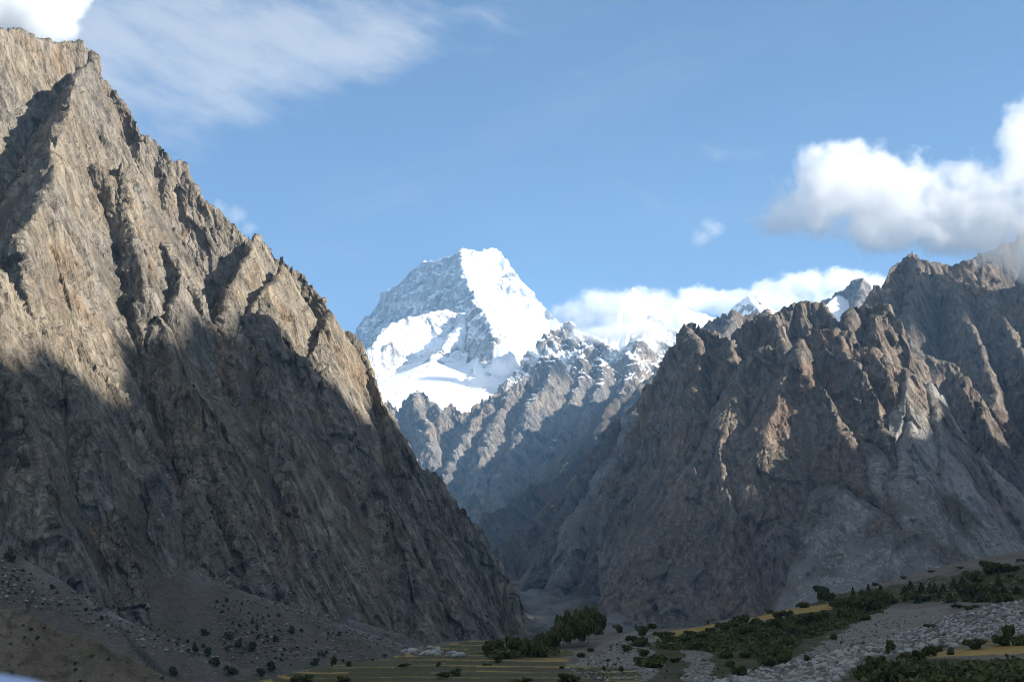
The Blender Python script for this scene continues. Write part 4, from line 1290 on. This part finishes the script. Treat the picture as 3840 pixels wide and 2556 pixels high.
# ---- loose stones of the moraine and grass tussocks: too many to count
def scatter_mass(name, label, n, polys, base, smin, smax, mat, flat=0.7, upright=False, power=3.0):
    vb, fb = base
    vs_, fs_, o = [], [], 0
    tot = 0
    for poly, share in polys:
        xs = [p[0] for p in poly]; ys = [p[1] for p in poly]
        need = int(n * share)
        U = rng.uniform(min(xs), max(xs), need * 4); V = rng.uniform(min(ys), max(ys), need * 4)
        k = inpoly(U, V, poly)
        for u, v in zip(U[k][:need], V[k][:need]):
            p = spot(u, v)
            if p is None:
                continue
            j = rng.uniform(-1, 1, 2) * p[1] / F * np.array([1.0, 6.0])
            q = np.array([p[0] + j[0], p[1] + j[1], p[2]])
            s = smin + (smax - smin) * rng.random() ** power
            a = rng.uniform(0, 6.28); ca, sa = np.cos(a), np.sin(a)
            sc = s * np.array([rng.uniform(0.7, 1.3), rng.uniform(0.7, 1.3), flat * rng.uniform(0.7, 1.3)])
            w = vb * sc
            if not upright:
                w = w * rng.uniform(0.82, 1.18, w.shape)
            w = np.stack([w[:, 0] * ca - w[:, 1] * sa, w[:, 0] * sa + w[:, 1] * ca, w[:, 2]], axis=1) + q
            vs_.append(w); fs_.append(fb + o); o += len(vb)
    ob = mesh_obj(name, np.concatenate(vs_), np.concatenate(fs_), mat)
    tag(ob, label, kind='stuff')
    return ob


t_ = (1 + 5 ** 0.5) / 2
ico_v = np.array([(-1, t_, 0), (1, t_, 0), (-1, -t_, 0), (1, -t_, 0), (0, -1, t_), (0, 1, t_), (0, -1, -t_), (0, 1, -t_), (t_, 0, -1), (t_, 0, 1), (-t_, 0, -1), (-t_, 0, 1)]) / 1.9
ico_f = np.array([(0, 11, 5), (0, 5, 1), (0, 1, 7), (0, 7, 10), (0, 10, 11), (1, 5, 9), (5, 11, 4), (11, 10, 2), (10, 7, 6), (7, 1, 8), (3, 9, 4), (3, 4, 2), (3, 2, 6), (3, 6, 8), (3, 8, 9), (4, 9, 5), (2, 4, 11), (6, 2, 10), (8, 6, 7), (9, 8, 1)])


def stone_mat():
    m, g = new_mat('moraine_stone')
    geo = g.node('ShaderNodeNewGeometry')
    isl = geo.outputs['Random Per Island']
    n = g.noise(geo.outputs['Position'], 2.0, 4.0, 0.6)
    col = g.mix(g.step(isl, 0.1, 0.95), (0.10, 0.094, 0.083), (0.36, 0.345, 0.31))
    col = g.mix(g.math('MULTIPLY', n, 0.5), col, (0.16, 0.13, 0.10))
    finish(g, col, 0.9, bump(g, n, 0.08, 0.5), 0.1)
    return m


M_STONE = stone_mat()
RUBP = [[(690, 690), (730, 678), (770, 666), (810, 658), (870, 644), (900, 634), (930, 622), (960, 612), (1000, 603), (1050, 596), (1050, 630), (1000, 640), (950, 645), (900, 652), (870, 655), (850, 668), (820, 690)]]
scatter_mass('moraine_stones', 'pale grey stones heaped over the moraine at the right', 17000, [(RUBP[0], 1.0)], (ico_v, ico_f), 0.08, 0.95, M_STONE, flat=0.85, power=5.0)
scatter_mass('slope_stones', 'loose stones on the brown slope and the gravel banks', 5200,
             [([(700, 622), (760, 606), (830, 591), (1050, 553), (1050, 590), (900, 598), (830, 605), (760, 614)], 0.5), ([(560, 668), (590, 655), (630, 630), (655, 635), (660, 675), (600, 681)], 0.2),
              ([(680, 690), (690, 650), (706, 650), (722, 690)], 0.1), ([(790, 660), (850, 625), (940, 606), (950, 615), (900, 632)], 0.2)], (ico_v, ico_f), 0.08, 0.55, M_STONE, power=4.0)
scatter_mass('scree_stones', 'pale stones lying along the scree fans of the left mountain', 6500,
             [([(193, 569), (250, 590), (330, 620), (450, 655), (400, 652), (300, 618), (220, 590)], 0.3), ([(305, 608), (360, 622), (470, 656), (420, 655), (330, 640)], 0.2), ([(205, 600), (330, 635), (380, 660), (230, 660)], 0.25), ([(0, 560), (60, 582), (140, 622), (230, 660), (150, 648), (60, 612), (0, 600)], 0.25)],
             (ico_v, ico_f), 0.2, 1.4, M_STONE, power=4.5)
tuft_v, tuft_f = leaf_cloud(10, lobes_shape(2), 0.3, np.random.default_rng(5))
scatter_mass('grass_tussocks', 'olive grass tussocks on the gravel banks', 320,
             [([(565, 668), (590, 655), (630, 632), (650, 635), (655, 672), (600, 679)], 0.4), ([(800, 660), (850, 630), (880, 612), (930, 612), (900, 632), (850, 650)], 0.35), ([(690, 640), (830, 612), (800, 650), (740, 680), (660, 681)], 0.25)],
             (tuft_v, tuft_f), 0.25, 0.6, M_OLIVE, flat=1.0, upright=True)

scrub_v, scrub_f = leaf_cloud(16, lobes_shape(3), 0.22, np.random.default_rng(8))
scatter_mass('undergrowth', 'low dark green undergrowth covering the banks between the shrubs', 3000,
             [([(655, 640), (740, 627), (830, 613), (862, 606), (870, 618), (840, 628), (800, 640), (785, 662), (770, 665), (745, 650), (700, 650), (660, 648)], 0.46), ([(835, 602), (890, 595), (888, 608), (850, 622), (836, 618)], 0.14),
              ([(895, 590), (1045, 576), (1045, 600), (950, 602), (900, 599)], 0.14), ([(862, 670), (900, 663), (1045, 660), (1045, 690), (862, 690)], 0.16), ([(485, 651), (560, 645), (556, 655), (490, 658)], 0.1)],
             (scrub_v, scrub_f), 0.5, 1.7, M_LEAF, flat=0.9, upright=True, power=1.5)

# ---------------------------------------------------------------- stone hut by the upper field
def box(x0, x1, y0, y1, z0, z1):
    v = np.array([(x0, y0, z0), (x1, y0, z0), (x1, y1, z0), (x0, y1, z0), (x0, y0, z1), (x1, y0, z1), (x1, y1, z1), (x0, y1, z1)], dtype=float)
    f = np.array([(0, 3, 2, 1), (4, 5, 6, 7), (0, 1, 5, 4), (1, 2, 6, 5), (2, 3, 7, 6), (3, 0, 4, 7)])
    return v, f


M_WALLS = plain_mat('dry_stone', (0.13, 0.115, 0.10), (0.24, 0.22, 0.195), 2.5)
M_ROOF = plain_mat('earth_roof', (0.085, 0.065, 0.05), (0.13, 0.10, 0.075), 1.5)
M_WOOD = plain_mat('old_wood', (0.05, 0.04, 0.03), (0.09, 0.07, 0.05), 2.0)
hp = spot(708, 622)
hut = bpy.data.objects.new('stone_hut', None)
COL.objects.link(hut)
hut.location = (float(hp[0]), float(hp[1]), float(hp[2]))
hut.rotation_euler = (0, 0, R(-12))
mesh_obj('wall', *join([box(-2.0, -0.5, -1.3, -1.0, -1, 1.25), box(0.2, 2.0, -1.3, -1.0, -1, 1.25), box(-0.5, 0.2, -1.3, -1.0, 1.0, 1.25), box(-2.0, -1.7, -1.0, 1.0, -1, 1.25), box(1.7, 2.0, -1.0, 1.0, -1, 1.25), box(-2.0, 2.0, 1.0, 1.3, -1, 1.25)]), M_WALLS, parent=hut)
mesh_obj('door', *box(-0.48, 0.18, -1.22, -1.16, -0.2, 0.98), M_WOOD, parent=hut)
mesh_obj('roof', *box(-2.3, 2.3, -1.6, 1.6, 1.27, 1.62), M_ROOF, parent=hut)
mesh_obj('roof_edge', *box(-2.35, 2.35, -1.68, -1.61, 1.2, 1.4), M_WALLS, parent=hut)
tag(hut, 'low stone hut with a flat earth roof beside the upper field', 'hut')

# ---------------------------------------------------------------- white panel edge just in front of the camera, lower left corner
def build_panel():
    import bmesh
    bm = bmesh.new()
    n = 24
    prof = []
    for i in range(n):
        x = -0.62 + 0.62 * i / (n - 1)
        t = x + 0.40
        z = -0.0352 - 0.13 * t - 2.0 * max(0.0, t) ** 2
        prof.append((x, z))
    rings = []
    for x, z in prof:
        ring = []
        for (dy, dz) in [(0.0, -0.5), (0.0, -0.03), (0.008, -0.01), (0.03, 0.0), (0.07, -0.012), (0.11, -0.04), (0.12, -0.5)]:
            ring.append(bm.verts.new((x, 1.1 + dy, z + dz)))
        rings.append(ring)
    for a, b in zip(rings[:-1], rings[1:]):
        for k in range(len(a)):
            bm.faces.new((a[k], a[(k + 1) % len(a)], b[(k + 1) % len(a)], b[k]))
    bm.faces.new(rings[0]); bm.faces.new(list(reversed(rings[-1])))
    me = bpy.data.meshes.new('vehicle_panel')
    bm.to_mesh(me); bm.free()
    for p in me.polygons:
        p.use_smooth = True
    m, g = new_mat('sky_tinted_white_paint')
    n_ = g.noise(g.node('ShaderNodeNewGeometry').outputs['Position'], 20.0, 2.0, 0.5)
    finish(g, g.mix(n_, (0.34, 0.45, 0.68), (0.38, 0.49, 0.72)), 0.4, None, 0.5)  # white paint in shade; reflected sky blue put into the base colour
    me.materials.append(m)
    o = bpy.data.objects.new('vehicle_panel', me)
    COL.objects.link(o)
    tag(o, 'blurred white painted panel edge coloured by reflected sky in the bottom left corner', 'panel')


build_panel()
# ---------------------------------------------------------------- clouds: lumpy closed volumes
def cloud(name, label, blobs, Y, dens, soft=0.5, amp=0.9, nscale=1.0, depth=0.8, seed=0, group=None, grey=1.0):
    """blobs: (u, v, half width, half height [, dY]) in picture units at distance Y"""
    me_v, me_f, off = [], [], 0
    C, Rr = [], []
    for b in blobs:
        u, v, rw, rh = b[:4]
        yy = Y + (b[4] if len(b) > 4 else 0.0)
        c = Vector(pt(u, v, yy))
        s = yy / (F * CP)
        r = Vector((rw * s, (rw * 0.5 + rh * 0.5) * s * depth, rh * s))
        C.append(c); Rr.append(r)
    # one closed hull round all the lumps
    mb_v, mb_f = [], []
    import bmesh
    bm = bmesh.new()
    for c, r in zip(C, Rr):
        q = bmesh.ops.create_icosphere(bm, subdivisions=3, radius=1.0)
        for vv in q['verts']:
            vv.co = Vector((c.x + vv.co.x * r.x * 1.3, c.y + vv.co.y * r.y * 1.3, c.z + vv.co.z * r.z * 1.3))
    me = bpy.data.meshes.new(name)
    bm.to_mesh(me); bm.free()
    tmp = bpy.data.objects.new(name, me)
    COL.objects.link(tmp)
    md = tmp.modifiers.new('remesh', 'REMESH')
    md.mode = 'VOXEL'
    md.voxel_size = max(min(min(r.x, r.z) for r in Rr) / 3.0, 4.0)
    dg = bpy.context.evaluated_depsgraph_get()
    hull = bpy.data.meshes.new_from_object(tmp.evaluated_get(dg))
    bpy.data.objects.remove(tmp)
    hull.name = name
    m, g = new_mat(name)
    pos = g.node('ShaderNodeNewGeometry').outputs['Position']
    field = None
    for c, r in zip(C, Rr):
        d = g.vmath('LENGTH', g.vmath('DIVIDE', g.vmath('SUBTRACT', pos, tuple(c)), tuple(r)))
        f = g.math('SUBTRACT', 1.0, d)
        if field is None:
            field = f
        else:
            nd = g.node('ShaderNodeMath', operation='SMOOTH_MAX')
            g.put(nd.inputs[0], field); g.put(nd.inputs[1], f); nd.inputs[2].default_value = 0.25
            field = nd.outputs[0]
    rm = sum(r.z for r in Rr) / len(Rr)
    n = g.noise(g.vmath('ADD', pos, (seed * 913.0, seed * 377.0, 0.0)), nscale / rm, 8.0, 0.62)
    field = g.math('ADD', field, g.math('MULTIPLY_ADD', n, amp * 2.0, -amp))
    dn = g.math('MULTIPLY', g.step(field, 0.0, soft), dens)
    pv = g.node('ShaderNodeVolumePrincipled')
    pv.inputs['Color'].default_value = (grey, grey, grey, 1)
    g.put(pv.inputs['Density'], dn)
    pv.inputs['Anisotropy'].default_value = 0.1
    o = g.node('ShaderNodeOutputMaterial')
    g.put(o.inputs['Volume'], pv.outputs[0])
    m.cycles.volume_step_rate = 0.5
    hull.materials.clear()
    hull.materials.append(m)
    ob = bpy.data.objects.new(name, hull)
    COL.objects.link(ob)
    tag(ob, label, 'cloud', group)
    return ob


cloud('cumulus_cloud', 'big white cumulus cloud wrapping the top of the right massif',
      [(842, 186, 60, 50), (885, 198, 64, 52), (806, 213, 46, 27), (780, 222, 30, 14), (932, 210, 60, 40), (985, 210, 56, 54), (1024, 150, 26, 64), (960, 234, 66, 24), (885, 230, 60, 24), (1045, 220, 60, 60), (1100, 195, 60, 84), (1012, 244, 50, 30), (965, 172, 28, 14), (1040, 262, 46, 26)],
      3850, 0.010, soft=0.3, amp=1.0, nscale=1.3, seed=1)
cloud('cloud_puff', 'small faint grey cloud puff left of the big cumulus', [(702, 236, 14, 13), (712, 228, 16, 12)], 5000, 0.008, soft=0.9, seed=2)
cloud('cloud_bank', 'white cloud bank lying over the saddle right of the snow peak',
      [(572, 313, 26, 16), (600, 304, 32, 18), (630, 308, 38, 21), (664, 312, 32, 19), (642, 291, 11, 8), (690, 300, 18, 14), (612, 330, 28, 13), (585, 322, 24, 14), (655, 300, 24, 14), (625, 322, 40, 14), (600, 334, 40, 10, -900), (640, 330, 40, 12, -900)], 9900, 0.0075, soft=0.6, seed=3)
cloud('cloud_bank', 'white cloud bank behind the dark pointed peak and the right mountain crest',
      [(700, 300, 28, 16), (735, 302, 34, 14), (775, 294, 32, 18), (808, 285, 32, 17), (845, 282, 34, 16), (875, 288, 20, 18), (900, 300, 30, 20), (840, 305, 50, 15), (760, 306, 60, 16)], 13500, 0.006, soft=0.35, nscale=1.3, seed=4)
cloud('cumulus_cloud', 'bright white cloud behind the summit in the top left corner', [(-20, 15, 70, 46), (25, 8, 52, 40), (58, 2, 32, 40), (72, -18, 34, 30), (0, -30, 80, 50), (45, 30, 44, 22)], 3600, 0.03, seed=5)
cloud('cloud_puff', 'small white cloud just behind the left mountain slope', [(220, 210, 14, 13), (236, 216, 14, 14), (248, 228, 12, 10)], 3600, 0.008, soft=0.9, seed=6)
cloud('cloud_wisp', 'thin cloud wisp across the shaded face of the snow peak', [(392, 304, 16, 3.5), (412, 302, 16, 3.5)], 12000, 0.003, soft=0.9, seed=7, depth=0.4)
cloud('cloud_wisp', 'soft grey cloud hanging on the snow shelf of the peak', [(392, 331, 20, 9), (410, 327, 18, 9), (425, 334, 18, 7)], 11300, 0.006, soft=0.9, seed=8, depth=0.5)
cloud('cloud_wisp', 'drifting mist below the icefall in front of the spiky ridge', [(458, 392, 20, 7), (480, 380, 22, 11), (500, 368, 20, 12), (520, 360, 20, 8)], 8300, 0.005, soft=0.9, seed=9, depth=0.5)
cloud('cloud_wisp', 'cloud wisp curling round the snowy spires of the ridge', [(655, 335, 18, 12), (672, 342, 14, 12), (684, 325, 12, 12)], 8700, 0.005, soft=0.9, seed=10, depth=0.5)
# ---------------------------------------------------------------- haze: the valley air
def build_haze():
    x0, x1, y0, y1, z0, z1 = -25000, 25000, -4000, 23000, -120, 4600
    v = [(x0, y0, z0), (x1, y0, z0), (x1, y1, z0), (x0, y1, z0), (x0, y0, z1), (x1, y0, z1), (x1, y1, z1), (x0, y1, z1)]
    f = [(0, 3, 2, 1), (4, 5, 6, 7), (0, 1, 5, 4), (1, 2, 6, 5), (2, 3, 7, 6), (3, 0, 4, 7)]
    m, g = new_mat('valley_air')
    pv = g.node('ShaderNodeVolumePrincipled')
    pv.inputs['Color'].default_value = (0.32, 0.61, 0.94, 1)
    pv.inputs['Density'].default_value = 3.0e-5
    pv.inputs['Anisotropy'].default_value = 0.2
    o = g.node('ShaderNodeOutputMaterial')
    g.put(o.inputs['Volume'], pv.outputs[0])
    m.cycles.homogeneous_volume = True
    ob = mesh_obj('haze', v, f, m)
    tag(ob, 'pale blue air of the valley', kind='stuff')


build_haze()
